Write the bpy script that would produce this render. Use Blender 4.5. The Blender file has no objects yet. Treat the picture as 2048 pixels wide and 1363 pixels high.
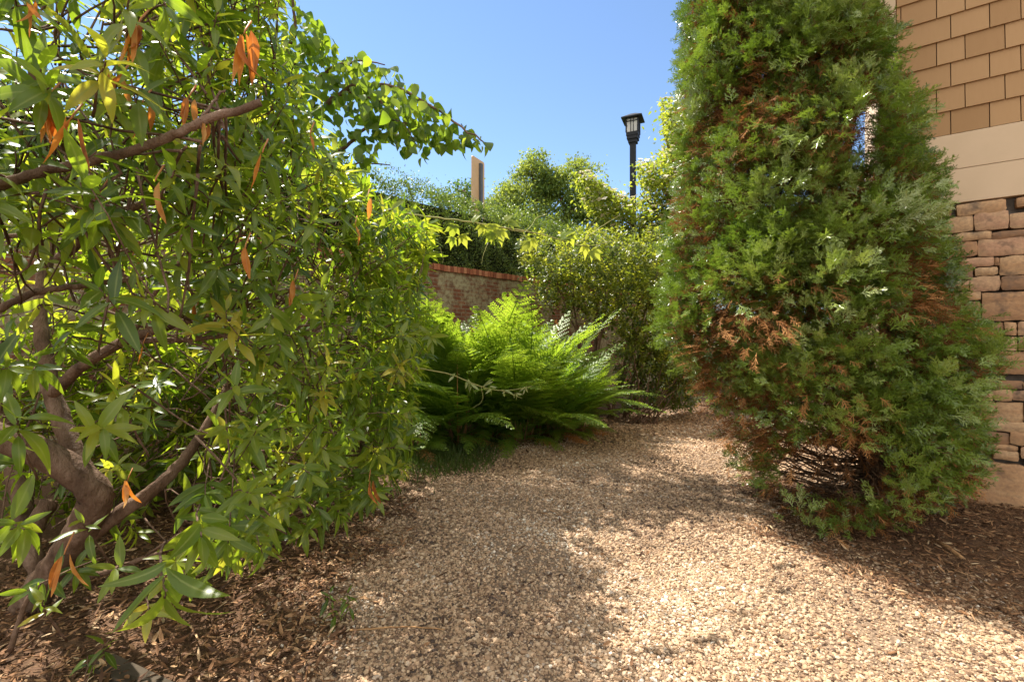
import bpy, math, random
import numpy as np
from mathutils import Vector
rng = np.random.default_rng(11)
random.seed(5)
F, CX, CY, CAMZ = 950.0, 1024.0, 683.0, 1.4
col = bpy.context.scene.collection
R = math.radians

# ------------------------------------------------------------------ helpers
def P(px, py, Y):
    return np.array([(px - CX) / F * Y, Y, CAMZ - (py - CY) / F * Y])
def G(px, py):
    Y = CAMZ * F / (py - CY)
    return ((px - CX) / F * Y, Y)
def proj(p):
    p = np.asarray(p)
    Y = np.maximum(p[..., 1], 1e-3)
    return CX + F * p[..., 0] / Y, CY - F * (p[..., 2] - CAMZ) / Y
def inpoly(x, y, poly):
    x = np.asarray(x, float); y = np.asarray(y, float)
    r = np.zeros(x.shape, bool)
    n = len(poly)
    for i in range(n):
        x0, y0 = poly[i]; x1, y1 = poly[(i + 1) % n]
        if y0 == y1: continue
        c = ((y0 > y) != (y1 > y)) & (x < (x1 - x0) * (y - y0) / (y1 - y0) + x0)
        r ^= c
    return r
def polydist(x, y, poly):
    """signed distance, positive inside"""
    d = np.full(np.shape(x), 1e9)
    n = len(poly)
    for i in range(n):
        ax, ay = poly[i]; bx, by = poly[(i + 1) % n]
        dx, dy = bx - ax, by - ay
        t = np.clip(((x - ax) * dx + (y - ay) * dy) / (dx * dx + dy * dy + 1e-12), 0, 1)
        d = np.minimum(d, np.hypot(x - ax - t * dx, y - ay - t * dy))
    return np.where(inpoly(x, y, poly), d, -d)
def nz(v):
    return v / np.maximum(np.linalg.norm(v, axis=-1, keepdims=True), 1e-9)
def frames(d, n):
    y = nz(d); x = nz(np.cross(y, n)); z = np.cross(x, y)
    return np.stack([x, y, z], axis=-1)
def rv(n, s=1.0):
    return rng.normal(0, s, (n, 3))

class Acc:
    def __init__(s):
        s.v = []; s.f = {3: [], 4: []}; s.t = []; s.a = []; s.n = 0
    def add(s, v, f, tint=0.5, across=None):
        v = np.asarray(v, np.float32).reshape(-1, 3); f = np.asarray(f, np.int64)
        s.v.append(v); s.f[f.shape[1]].append(f + s.n)
        s.t.append(np.broadcast_to(np.asarray(tint, np.float32), (len(v),)))
        s.a.append(np.zeros(len(v), np.float32) if across is None else np.asarray(across, np.float32))
        s.n += len(v)
    def inst(s, tmpl, M, L, scale, tint):
        tv, tf, ta = tmpl
        N = len(L)
        if N == 0: return
        scale = np.asarray(scale, float)
        if scale.ndim == 1: scale = np.repeat(scale[:, None], 3, 1)
        V = np.einsum('nij,nvj->nvi', M, tv[None] * scale[:, None, :]) + np.asarray(L)[:, None, :]
        Fc = (tf[None] + (np.arange(N) * len(tv))[:, None, None]).reshape(-1, tf.shape[1])
        s.add(V.reshape(-1, 3), Fc, np.repeat(np.asarray(tint), len(tv)), np.tile(ta, N))
    def tube(s, pts, rad, sides=7, tint=0.5, jit=0.0):
        pts = np.asarray(pts, float); n = len(pts)
        rad = np.broadcast_to(np.asarray(rad, float), (n,))
        tg = nz(np.gradient(pts, axis=0))
        ref = np.array([0, 0, 1.0]) if abs(tg[0, 2]) < .9 else np.array([1.0, 0, 0])
        a = nz(np.cross(tg, ref)); b = np.cross(tg, a)
        th = np.linspace(0, 2 * math.pi, sides, endpoint=False)
        ring = (np.cos(th)[None, :, None] * a[:, None] + np.sin(th)[None, :, None] * b[:, None])
        rr = rad[:, None, None] * (1 + jit * rng.normal(0, 1, (n, sides, 1)))
        V = pts[:, None] + ring * rr
        i = np.arange(n - 1)[:, None] * sides; j = np.arange(sides)[None]
        f = np.stack([i + j, i + (j + 1) % sides, i + sides + (j + 1) % sides, i + sides + j], -1).reshape(-1, 4)
        s.add(V.reshape(-1, 3), f, tint)
        cap = np.array([[0, k, k + 1] for k in range(1, sides - 1)])
        s.f[3].append(cap[:, ::-1] + s.n - n * sides); s.f[3].append(cap + s.n - sides)
    def box(s, c, h, axes=None, tint=0.5, bev=0.0, jit=0.0):
        """box, centre c, half sizes h, in a frame of axes (rows)"""
        c = np.asarray(c, float); h = np.asarray(h, float)
        A = np.eye(3) if axes is None else np.asarray(axes, float)
        if bev <= 0:
            sg = np.array([[x, y, z] for x in (-1, 1) for y in (-1, 1) for z in (-1, 1)], float)
            v = sg * h
            f = [[0, 1, 3, 2], [4, 6, 7, 5], [0, 4, 5, 1], [2, 3, 7, 6], [0, 2, 6, 4], [1, 5, 7, 3]]
        else:
            # bevelled on the front (-y) face: chamfer ring
            b = bev
            x, y, z = h
            v = []
            for (yy, k) in ((y, 0), (-y + b, 0), (-y, 1)):
                for (sx, sz) in ((-1, -1), (1, -1), (1, 1), (-1, 1)):
                    v.append([sx * (x - b * k), yy, sz * (z - b * k)])
            v = np.array(v, float)
            f = [[3, 2, 1, 0], [8, 9, 10, 11]]
            for q in range(2):
                for k in range(4):
                    f.append([q * 4 + k, q * 4 + (k + 1) % 4, q * 4 + 4 + (k + 1) % 4, q * 4 + 4 + k])
            f = [ff for ff in f]
        if jit: v = v + rng.normal(0, jit, v.shape)
        s.add(v @ A + c, f, tint)
    def build(s, name, mat, parent=None, smooth=True):
        me = bpy.data.meshes.new(name)
        v = np.concatenate(s.v) if s.v else np.zeros((0, 3))
        q = np.concatenate(s.f[4]) if s.f[4] else np.zeros((0, 4), np.int64)
        t = np.concatenate(s.f[3]) if s.f[3] else np.zeros((0, 3), np.int64)
        me.vertices.add(len(v)); me.vertices.foreach_set('co', v.astype(np.float32).ravel())
        nl = q.size + t.size
        me.loops.add(nl); me.polygons.add(len(q) + len(t))
        me.loops.foreach_set('vertex_index', np.concatenate([q.ravel(), t.ravel()]).astype(np.int32))
        st = np.concatenate([np.arange(len(q)) * 4, q.size + np.arange(len(t)) * 3]).astype(np.int32)
        me.polygons.foreach_set('loop_start', st)
        me.polygons.foreach_set('use_smooth', np.full(len(q) + len(t), smooth))
        at = me.attributes.new('tint', 'FLOAT', 'POINT'); at.data.foreach_set('value', np.concatenate(s.t).astype(np.float32))
        ac = me.attributes.new('across', 'FLOAT', 'POINT'); ac.data.foreach_set('value', np.concatenate(s.a).astype(np.float32))
        me.update(calc_edges=True); me.validate()
        me.materials.append(mat)
        o = bpy.data.objects.new(name, me); col.objects.link(o)
        if parent is not None:
            o.parent = parent
            o.matrix_parent_inverse = parent.matrix_basis.inverted()
        return o

def tag(o, label=None, cat=None, group=None, kind=None):
    if label: o['label'] = label
    if cat: o['category'] = cat
    if group: o['group'] = group
    if kind: o['kind'] = kind
    return o
def empty(name, loc, label, cat, group=None):
    o = bpy.data.objects.new(name, None); col.objects.link(o); o.location = [float(k) for k in loc]
    o.empty_display_size = .1
    bpy.context.view_layer.update()
    return tag(o, label, cat, group)

# ------------------------------------------------------------------ materials
def newmat(name):
    m = bpy.data.materials.new(name); m.use_nodes = True
    nt = m.node_tree; nt.nodes.clear()
    out = nt.nodes.new('ShaderNodeOutputMaterial')
    return m, nt, out
def attr(nt, name):
    a = nt.nodes.new('ShaderNodeAttribute'); a.attribute_name = name
    return a.outputs['Fac']
def ramp(nt, fac, stops, interp='LINEAR'):
    r = nt.nodes.new('ShaderNodeValToRGB'); cr = r.color_ramp; cr.interpolation = interp
    while len(cr.elements) > 1: cr.elements.remove(cr.elements[-1])
    for i, (p, c) in enumerate(stops):
        e = cr.elements[0] if i == 0 else cr.elements.new(p)
        e.position = p; e.color = (*c, 1)
    nt.links.new(fac, r.inputs[0])
    return r.outputs[0]
def noise(nt, scale, detail=4, rough=.55, vec=None, out='Fac'):
    n = nt.nodes.new('ShaderNodeTexNoise'); n.inputs['Scale'].default_value = scale
    n.inputs['Detail'].default_value = detail; n.inputs['Roughness'].default_value = rough
    if vec is None:
        tc = nt.nodes.new('ShaderNodeTexCoord'); vec = tc.outputs['Object']
    nt.links.new(vec, n.inputs['Vector'])
    return n.outputs[out]
def mix(nt, fac, a, b, mode='MIX'):
    m = nt.nodes.new('ShaderNodeMix'); m.data_type = 'RGBA'; m.blend_type = mode
    for sock, val in ((m.inputs[0], fac), (m.inputs[6], a), (m.inputs[7], b)):
        if isinstance(val, (int, float)): sock.default_value = val
        elif isinstance(val, tuple): sock.default_value = (*val, 1)
        else: nt.links.new(val, sock)
    return m.outputs[2]
def math_(nt, op, a, b=0.0):
    m = nt.nodes.new('ShaderNodeMath'); m.operation = op
    for sock, val in ((m.inputs[0], a), (m.inputs[1], b)):
        if isinstance(val, (int, float)): sock.default_value = val
        else: nt.links.new(val, sock)
    return m.outputs[0]
def bump(nt, h, strength=.4, dist=.01):
    b = nt.nodes.new('ShaderNodeBump'); b.inputs['Strength'].default_value = strength; b.inputs['Distance'].default_value = dist
    nt.links.new(h, b.inputs['Height'])
    return b.outputs['Normal']
def principled(nt, colr, rough=.6, spec=.3, normal=None, metal=0.0):
    p = nt.nodes.new('ShaderNodeBsdfPrincipled')
    if isinstance(colr, tuple): p.inputs['Base Color'].default_value = (*colr, 1)
    else: nt.links.new(colr, p.inputs['Base Color'])
    p.inputs['Roughness'].default_value = rough
    p.inputs['Specular IOR Level'].default_value = spec
    p.inputs['Metallic'].default_value = metal
    if normal is not None: nt.links.new(normal, p.inputs['Normal'])
    return p
def leaf_mat(name, stops, tstops, trans=.4, rough=.4, spec=.4, rib=None, blotch=.25, nscale=18):
    m, nt, out = newmat(name)
    t = attr(nt, 'tint')
    n = noise(nt, nscale, 3)
    t2 = math_(nt, 'ADD', t, math_(nt, 'MULTIPLY', math_(nt, 'SUBTRACT', n, .5), blotch))
    c = ramp(nt, t2, stops); ct = ramp(nt, t2, tstops)
    if rib:
        a = math_(nt, 'ABSOLUTE', attr(nt, 'across'))
        k = ramp(nt, a, [(0, (1, 1, 1)), (.10, (.6, .6, .6)), (.16, (0, 0, 0))])
        c = mix(nt, k, c, rib)
    p = principled(nt, c, rough, spec)
    tr = nt.nodes.new('ShaderNodeBsdfTranslucent'); nt.links.new(ct, tr.inputs['Color'])
    ms = nt.nodes.new('ShaderNodeMixShader'); ms.inputs[0].default_value = trans
    nt.links.new(p.outputs[0], ms.inputs[1]); nt.links.new(tr.outputs[0], ms.inputs[2])
    nt.links.new(ms.outputs[0], out.inputs[0])
    return m
def simple_mat(name, stops, rough=.7, spec=.25, nscale=6, nd=5, bs=.4, bd=.01, usetint=False, stretch=None, bscale=None, metal=0):
    m, nt, out = newmat(name)
    tc = nt.nodes.new('ShaderNodeTexCoord'); vec = tc.outputs['Object']
    if stretch:
        mp = nt.nodes.new('ShaderNodeMapping'); mp.inputs['Scale'].default_value = stretch
        nt.links.new(vec, mp.inputs['Vector']); vec = mp.outputs[0]
    n = noise(nt, nscale, nd, .6, vec)
    f = n
    if usetint:
        f = math_(nt, 'ADD', attr(nt, 'tint'), math_(nt, 'MULTIPLY', math_(nt, 'SUBTRACT', n, .5), usetint))
    c = ramp(nt, f, stops)
    nb = noise(nt, bscale or nscale * 5, 5, .6, vec)
    p = principled(nt, c, rough, spec, bump(nt, nb, bs, bd), metal)
    nt.links.new(p.outputs[0], out.inputs[0])
    return m

M = {}
M['laurel'] = leaf_mat('laurel_leaf', [(0, (.026, .058, .012)), (.3, (.066, .118, .015)), (.62, (.125, .185, .022)), (.92, (.22, .265, .035)), (1, (.34, .28, .04))],
                       [(0, (.18, .30, .014)), (.5, (.36, .48, .022)), (1, (.64, .62, .04))], .54, .32, .45, rib=(.22, .26, .07), blotch=.6, nscale=9)
M['dead'] = leaf_mat('dead_leaf', [(0, (.12, .05, .025)), (.3, (.34, .12, .03)), (.6, (.46, .18, .035)), (1, (.52, .30, .10))],
                     [(0, (.5, .13, .02)), (1, (.8, .28, .03))], .4, .6, .2, rib=(.5, .25, .1), blotch=1.3, nscale=26)
M['bark'] = simple_mat('shrub_bark', [(.3, (.06, .036, .024)), (.5, (.13, .08, .052)), (.68, (.24, .16, .115))], .85, .12, 9, 8, 1.0, .02, stretch=(1, 1, .55), bscale=45)
M['heart'] = leaf_mat('heart_leaf', [(0, (.03, .06, .008)), (.5, (.07, .12, .012)), (1, (.13, .18, .02))],
                      [(0, (.2, .34, .016)), (.5, (.36, .50, .025)), (1, (.52, .58, .05))], .48, .42, .35)
M['fern'] = leaf_mat('fern_leaf', [(0, (.035, .085, .012)), (.5, (.075, .145, .016)), (1, (.15, .21, .024))],
                     [(0, (.17, .38, .016)), (.5, (.32, .50, .024)), (1, (.52, .62, .05))], .42, .42, .4, blotch=.5, nscale=3)
M['spike'] = simple_mat('fertile_spike', [(.3, (.22, .09, .025)), (.7, (.42, .20, .06))], .8)
M['stipe'] = simple_mat('fern_stipe', [(.3, (.16, .085, .035)), (.7, (.35, .22, .10))], .7)
M['cedar'] = leaf_mat('conifer_spray', [(0, (.048, .085, .014)), (.3, (.112, .172, .022)), (.6, (.185, .258, .034)), (.85, (.26, .315, .08)), (1, (.36, .39, .19))],
                      [(0, (.10, .19, .014)), (.5, (.19, .30, .02)), (1, (.28, .36, .04))], .3, .30, .75, blotch=.5, nscale=2.2)
M['cedar_dead'] = leaf_mat('conifer_dead_spray', [(0, (.10, .05, .022)), (.5, (.28, .12, .038)), (1, (.46, .23, .085))],
                           [(0, (.3, .1, .03)), (1, (.5, .22, .06))], .2, .7, .15)
M['cedar_bark'] = simple_mat('conifer_bark', [(.3, (.06, .035, .022)), (.55, (.16, .10, .06)), (.75, (.26, .17, .11))], .85, .15, 3, 6, .8, .02, stretch=(6, 6, .7), bscale=9)
M['hedge'] = leaf_mat('hedge_leaf', [(0, (.03, .06, .014)), (.5, (.075, .12, .022)), (1, (.18, .22, .04))],
                      [(0, (.10, .19, .014)), (1, (.34, .42, .04))], .34, .4, .45)
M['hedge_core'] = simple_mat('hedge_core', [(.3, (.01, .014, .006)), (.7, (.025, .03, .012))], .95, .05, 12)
M['glossy'] = leaf_mat('glossy_leaf', [(0, (.028, .05, .012)), (.5, (.085, .115, .018)), (1, (.18, .20, .03))],
                       [(0, (.14, .24, .014)), (1, (.60, .60, .05))], .46, .38, .45)
M['kousa'] = leaf_mat('dogwood_leaf', [(0, (.045, .07, .012)), (.5, (.11, .15, .02)), (1, (.19, .21, .03))],
                      [(0, (.18, .28, .02)), (1, (.56, .58, .05))], .48, .45, .3)
M['bract'] = leaf_mat('white_bract', [(0, (.62, .55, .42)), (1, (.8, .74, .64))], [(0, (.6, .55, .35)), (1, (.75, .7, .5))], .25, .6, .2)
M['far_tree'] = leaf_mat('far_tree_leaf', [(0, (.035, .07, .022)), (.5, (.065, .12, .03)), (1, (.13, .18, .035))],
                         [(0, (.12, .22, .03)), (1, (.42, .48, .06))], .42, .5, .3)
M['vine'] = leaf_mat('vine_leaf', [(0, (.10, .16, .02)), (1, (.2, .25, .035))], [(0, (.45, .55, .03)), (1, (.65, .66, .07))], .5, .45, .3, rib=(.25, .3, .08))
M['vine_stem'] = simple_mat('vine_stem', [(.3, (.20, .22, .06)), (.7, (.32, .28, .10))], .6)
M['pale_leaf'] = leaf_mat('pale_young_leaf', [(0, (.2, .24, .08)), (1, (.36, .38, .2))], [(0, (.5, .55, .1)), (1, (.7, .7, .25))], .4, .4, .4)
M['black'] = simple_mat('black_painted_metal', [(.3, (.010, .011, .014)), (.7, (.018, .019, .023))], .6, .2, 20, 3, .05, .001)
M['stick'] = simple_mat('dry_wood', [(.3, (.16, .08, .035)), (.7, (.38, .22, .10))], .8, .2, 4, 5, .4, .004, stretch=(2, 10, 10))
M['grass'] = leaf_mat('grass_blade', [(0, (.03, .05, .012)), (1, (.075, .11, .02))], [(0, (.1, .2, .015)), (1, (.2, .3, .03))], .3, .5, .3)

# ------------------------------------------------------------------ leaf templates
def leaf_t(prof, fold=.25, curl=.15, nseg=5, twist=0.0, wave=0.0):
    v = []; a = []
    for i in range(nseg + 1):
        t = i / nseg; w = max(prof(t), .006)
        z = -curl * t * t
        c, s_ = math.cos(twist * t), math.sin(twist * t)
        for q in (-1, 0, 1):
            x = q * w; zz = fold * w * abs(q) + wave * w * q * math.sin(t * 9)
            v.append([x * c - zz * s_, t * (1 - .25 * curl * t), z + x * s_ + zz * c]); a.append(q)
    f = []
    for i in range(nseg):
        b = i * 3
        f += [[b, b + 1, b + 4, b + 3], [b + 1, b + 2, b + 5, b + 4]]
    return np.array(v), np.array(f), np.array(a, float)
lance = lambda t: .125 * math.sin(math.pi * min(1, t * .92 + .04)) ** .8 * (1.08 - .25 * t)
def lz(t):   # lanceolate, pointed tip
    return .132 * (math.sin(math.pi * t ** .85)) ** .85 if 0 < t < 1 else 0
heart = lambda t: .40 * (math.sin(math.pi * t ** .62)) ** .8 if 0 < t < 1 else (.08 if t == 0 else 0)
oval = lambda t: .24 * (math.sin(math.pi * t ** .9)) ** .8 if 0 < t < 1 else 0
LA_near = [leaf_t(lz, .28, c, 7, tw, .12) for c, tw in ((.05, .1), (.22, -.2), (.45, .3), (.12, .5), (.65, -.1))]
LA_far = [leaf_t(lz, .28, c, 4, tw) for c, tw in ((.05, .1), (.25, -.2), (.5, .3))]
HEART = [leaf_t(heart, .2, c, 5, tw) for c, tw in ((.1, .2), (.35, -.2), (.55, .3))]
OVAL = [leaf_t(oval, .2, c, 3, tw) for c, tw in ((.1, .2), (.35, -.2))]
SMALL = [leaf_t(oval, .15, .2, 2)]
def palm():
    V = []; Fc = []; Ac = []
    for an, L, w in ((0, 1, .95), (42, .8, .85), (-42, .78, .85), (88, .5, .7), (-88, .5, .7)):
        v, f, a_ = leaf_t(lambda t: (.19 if t < .05 else .24 * math.sin(math.pi * min(1, t ** .8 + .12)) ** .7) * w if t < 1 else 0, .12, .2, 5)
        v = v * L; c, s_ = math.cos(R(an)), math.sin(R(an))
        v = np.stack([v[:, 0] * c + v[:, 1] * s_, -v[:, 0] * s_ + v[:, 1] * c, v[:, 2]], 1) + [0, 0, .004 * an / 90]
        Fc.append(f + sum(len(q) for q in V)); V.append(v); Ac.append(a_)
    return np.concatenate(V), np.concatenate(Fc), np.concatenate(Ac)
LOBED = [palm()]

def scatter_leaves(acc, tmpls, pos, d, n, scale, tint):
    k = rng.integers(0, len(tmpls), len(pos))
    Mx = frames(d, n)
    for i, t in enumerate(tmpls):
        q = k == i
        acc.inst(t, Mx[q], pos[q], scale[q], tint[q])

def whorls(acc, tips, tdir, nl, length, tmpls, tint0=.45, tvar=.2, droop=.3, stem=.09, spread=(35, 85)):
    """leaves set in a spiral round each twig end"""
    N = len(tips)
    nl = np.broadcast_to(nl, (N,)).astype(int)
    idx = np.repeat(np.arange(N), nl)
    k = np.concatenate([np.arange(m) for m in nl])
    frac = k / np.maximum(nl[idx] - 1, 1)
    T = nz(tdir)[idx]
    A = nz(np.cross(T, rv(N)[idx] * .0 + np.array([.3, .2, .9]))); B = np.cross(T, A)
    ph = k * 2.39996 + rng.uniform(0, 6.28, N)[idx]
    rad = A * np.cos(ph)[:, None] + B * np.sin(ph)[:, None]
    sp = np.radians(spread[1] + (spread[0] - spread[1]) * frac + rng.normal(0, 9, len(k)))
    d = T * np.cos(sp)[:, None] + rad * np.sin(sp)[:, None]
    d[:, 2] -= droop * (1.1 - .6 * frac) * rng.uniform(.4, 1.5, len(k))
    d = nz(d)
    n = nz(T * .9 - rad * .2 + np.array([0, 0, .9]) + rv(len(k), .25))
    pos = np.asarray(tips)[idx] - T * (stem * (1 - frac))[:, None]
    L = np.broadcast_to(length, (N,))[idx] * rng.uniform(.65, 1.15, len(k)) * (1 - .25 * frac)
    ti = np.clip(rng.normal(tint0, tvar, N)[idx] + rng.normal(0, .1, len(k)) + .12 * (frac - .5), 0, 1)
    scatter_leaves(acc, tmpls, pos, d, n, L, ti)

def wobble(pts, n=10, amp=.02):
    """resample a polyline smoothly and shake it a little"""
    pts = np.asarray(pts, float)
    t = np.linspace(0, len(pts) - 1, (len(pts) - 1) * n + 1)
    i = np.clip(t.astype(int), 0, len(pts) - 2); u = (t - i)[:, None]
    p0 = pts[np.maximum(i - 1, 0)]; p1 = pts[i]; p2 = pts[i + 1]; p3 = pts[np.minimum(i + 2, len(pts) - 1)]
    r = .5 * ((2 * p1) + (-p0 + p2) * u + (2 * p0 - 5 * p1 + 4 * p2 - p3) * u ** 2 + (-p0 + 3 * p1 - 3 * p2 + p3) * u ** 3)
    r[1:-1] += rng.normal(0, amp, (len(r) - 2, 3)) * .5
    return r
def limb(acc, pts, r0, r1, sides=8, n=8, amp=.004, jit=.04):
    p = wobble(pts, n, amp)
    acc.tube(p, np.linspace(r0, r1, len(p)), sides, .5, jit)
    return p

# ------------------------------------------------------------------ world, sun, camera
sc = bpy.context.scene
FILL_CLOUD = 8.6
SUN_EL, SUN_HEAD = 57.0, -50.0      # heading from +Y, clockwise
w = bpy.data.worlds.new('World'); sc.world = w; w.use_nodes = True
bg = w.node_tree.nodes['Background']
sky = w.node_tree.nodes.new('ShaderNodeTexSky'); sky.sky_type = 'NISHITA'; sky.sun_disc = False
sky.sun_elevation = R(SUN_EL); sky.sun_rotation = R(SUN_HEAD)
sky.air_density = 1.0; sky.dust_density = .0; sky.ozone_density = 3.0
# unseen bright cloud added behind and overhead, lifts the shade; clear blue ahead
wn = w.node_tree
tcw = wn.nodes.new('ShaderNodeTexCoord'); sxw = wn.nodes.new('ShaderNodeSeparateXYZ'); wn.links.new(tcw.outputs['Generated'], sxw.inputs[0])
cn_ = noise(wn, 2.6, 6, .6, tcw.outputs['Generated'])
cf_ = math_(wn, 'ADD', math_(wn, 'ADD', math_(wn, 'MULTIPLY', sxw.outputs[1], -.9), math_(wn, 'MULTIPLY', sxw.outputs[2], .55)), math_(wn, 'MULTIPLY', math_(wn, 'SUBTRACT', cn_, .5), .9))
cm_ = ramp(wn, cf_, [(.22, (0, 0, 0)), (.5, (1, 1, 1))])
wn.links.new(mix(wn, cm_, sky.outputs[0], (FILL_CLOUD, FILL_CLOUD * .985, FILL_CLOUD * .94)), bg.inputs[0]); bg.inputs[1].default_value = .085
sl = bpy.data.lights.new('sun', 'SUN'); sl.energy = 4.8; sl.angle = R(.5); sl.color = (1, .93, .82)
so = bpy.data.objects.new('sun', sl); col.objects.link(so)
sd = Vector((math.sin(R(SUN_HEAD)) * math.cos(R(SUN_EL)), math.cos(R(SUN_HEAD)) * math.cos(R(SUN_EL)), math.sin(R(SUN_EL))))
so.rotation_euler = sd.to_track_quat('Z', 'Y').to_euler()
cam = bpy.data.cameras.new('camera'); co = bpy.data.objects.new('camera', cam); col.objects.link(co)
cam.sensor_width = 36; cam.lens = 36 * F / 2048; cam.clip_end = 600; cam.clip_start = .05
co.location = (0, 0, CAMZ); co.rotation_euler = (R(90), 0, 0)
cam.shift_y = (CY - 681.5) / 2048
sc.camera = co
sc.view_settings.view_transform = 'Standard'; sc.view_settings.look = 'None'
sc.view_settings.exposure = 1.45; sc.view_settings.gamma = 1

# ------------------------------------------------------------------ ground
path_poly = [(-.95, .6), (-.75, 1.9), (-.86, 2.75), (-.95, 3.6), (-.75, 4.7), (-.25, 5.9), (.8, 6.75), (2.1, 8.6), (3.1, 9.6),
             (3.9, 8.6), (2.9, 5.6), (2.2, 4.5), (1.9, 3.55), (2.02, 2.9), (2.5, 2.3), (3.4, 1.6), (3.4, .6)]
side_poly = [(2.3, 4.75), (3.35, 4.75), (5.6, 8.0), (4.6, 10), (3.0, 7.5)]
def gzone(x, y):
    wob = .12 * np.sin(x * 5.1 + y * 2.3) + .10 * np.sin(y * 6.7 - x * 3.1) + .05 * np.sin(13 * x + 9 * y)
    return np.maximum(polydist(x, y, path_poly), polydist(x, y, side_poly)) + wob * .7
xs = np.concatenate([[-150, -60, -25, -12], np.arange(-6, 6.01, .08), [12, 25, 60, 150]])
ys = np.concatenate([[-60, -20, -6, -2], np.arange(0, 10.6, .08), [12, 18, 30, 60, 160]])
gx, gy = np.meshgrid(xs, ys)
gzv = np.where((abs(gx) < 6.1) & (gy > -.1) & (gy < 10.7), .012 * np.sin(gx * 3.1 + gy) + .010 * np.sin(gy * 4.3 - gx * 2), 0)
def ground_z(x, y): return .012 * np.sin(x * 3.1 + y) + .010 * np.sin(y * 4.3 - x * 2)
ga = Acc(); W = len(xs)
ii = (np.arange(len(ys) - 1)[:, None] * W + np.arange(W - 1)[None]).ravel()
ga.add(np.stack([gx, gy, gzv], -1).reshape(-1, 3), np.stack([ii, ii + 1, ii + W + 1, ii + W], -1),
       np.clip(.5 + gzone(gx, gy).ravel() * 2.2, 0, 1))
m, nt, out = newmat('earth_and_gravel_shade')
n1 = noise(nt, 9, 6, .65); n2 = noise(nt, 70, 4, .7)
dirt = ramp(nt, n2, [(.3, (.045, .026, .015)), (.55, (.12, .068, .038)), (.75, (.22, .14, .08))])
grav_shade = ramp(nt, n2, [(.3, (.08, .054, .036)), (.5, (.19, .13, .085)), (.7, (.33, .24, .165))])  # gravel bed kept darker, giving the shade between stones in its colour
zf = math_(nt, 'ADD', attr(nt, 'tint'), math_(nt, 'MULTIPLY', math_(nt, 'SUBTRACT', n1, .5), .7))
c = mix(nt, ramp(nt, zf, [(.4, (0, 0, 0)), (.62, (1, 1, 1))]), dirt, grav_shade)
p = principled(nt, c, .9, .15, bump(nt, n2, .8, .012)); nt.links.new(p.outputs[0], out.inputs[0])
tag(ga.build('ground', m), 'bare brown earth and gravel ground, shade between stones in its colour', 'ground', kind='structure')

def rock(jit):
    t = (1 + 5 ** .5) / 2
    v = np.array([[-1, t, 0], [1, t, 0], [-1, -t, 0], [1, -t, 0], [0, -1, t], [0, 1, t], [0, -1, -t], [0, 1, -t], [t, 0, -1], [t, 0, 1], [-t, 0, -1], [-t, 0, 1]], float)
    v = nz(v) * .5
    f = np.array([[0, 11, 5], [0, 5, 1], [0, 1, 7], [0, 7, 10], [0, 10, 11], [1, 5, 9], [5, 11, 4], [11, 10, 2], [10, 7, 6], [7, 1, 8], [3, 9, 4], [3, 4, 2], [3, 2, 6], [3, 6, 8], [3, 8, 9], [4, 9, 5], [2, 4, 11], [6, 2, 10], [8, 6, 7], [9, 8, 1]])
    v *= 1 + rng.normal(0, jit, (12, 1))
    return v, f, np.zeros(12)
ROCKS = [rock(.14) for _ in range(8)]
def scatter_rocks(acc, x, y, size, z=None):
    n = len(x)
    th = rng.uniform(0, 6.28, n)
    d = np.stack([np.cos(th), np.sin(th), rng.normal(0, .25, n)], 1)
    nn = np.stack([rng.normal(0, .35, n), rng.normal(0, .35, n), np.ones(n)], 1)
    Mx = frames(d, nn)
    sc3 = np.stack([rng.uniform(.75, 1.05, n), rng.uniform(.9, 1.4, n), rng.uniform(.5, .85, n)], 1) * size[:, None]
    zz = ground_z(x, y) + sc3[:, 2] * rng.uniform(.05, .42, n)
    L = np.stack([x, y, zz], 1)
    patch = .13 * np.sin(x * 2.9 + 1.3 * np.sin(y * 2.1)) + .10 * np.sin(y * 4.3 - x * 3.7) + .06 * np.sin(x * 11 + y * 7)
    ti = np.clip(rng.beta(2.0, 1.9, n) + patch * .6, 0, 1)
    k = rng.integers(0, len(ROCKS), n)
    for i in range(len(ROCKS)):
        q = k == i
        acc.inst(ROCKS[i], Mx[q], L[q], sc3[q], ti[q])
gr = Acc()
for (y0, y1, dens, s0, s1) in ((1.55, 3.0, 12000, .006, .019), (3.0, 4.6, 7500, .007, .0205), (4.6, 6.6, 3600, .010, .024), (6.6, 10, 1100, .018, .032)):
    x0, x1 = -1.35 * 1, 4.2
    n = int(dens * (y1 - y0) * (x1 - x0))
    x = rng.uniform(x0, x1, n); y = rng.uniform(y0, y1, n)
    z = gzone(x, y)
    pr = np.where(z > .0, 1, np.maximum(.0, np.exp(z * 2.6) * .7 - .08))
    pr = pr * np.clip(.86 + .5 * np.sin(x * 3.3 + 2 * np.sin(y * 1.7)) * np.sin(y * 2.6 + x), .35, 1)
    q = (rng.uniform(0, 1, n) < pr) & (abs((x / y)) < 1.25)
    x, y = x[q], y[q]
    scatter_rocks(gr, x, y, (s0 + (s1 - s0) * rng.beta(1.3, 2.0, len(x))) * rng.choice([1, 1, 1, 1, 1, 1.3, 1.7], len(x)))
m, nt, out = newmat('pea_gravel')
t = math_(nt, 'ADD', attr(nt, 'tint'), math_(nt, 'MULTIPLY', math_(nt, 'SUBTRACT', noise(nt, 160, 3), .5), .25))
c = ramp(nt, t, [(0, (.05, .033, .025)), (.16, (.13, .078, .048)), (.36, (.27, .170, .098)), (.6, (.38, .255, .155)), (.82, (.46, .335, .22)), (.93, (.31, .25, .20)), (1, (.64, .56, .45))])
p = principled(nt, c, .7, .25); nt.links.new(p.outputs[0], out.inputs[0])
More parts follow.
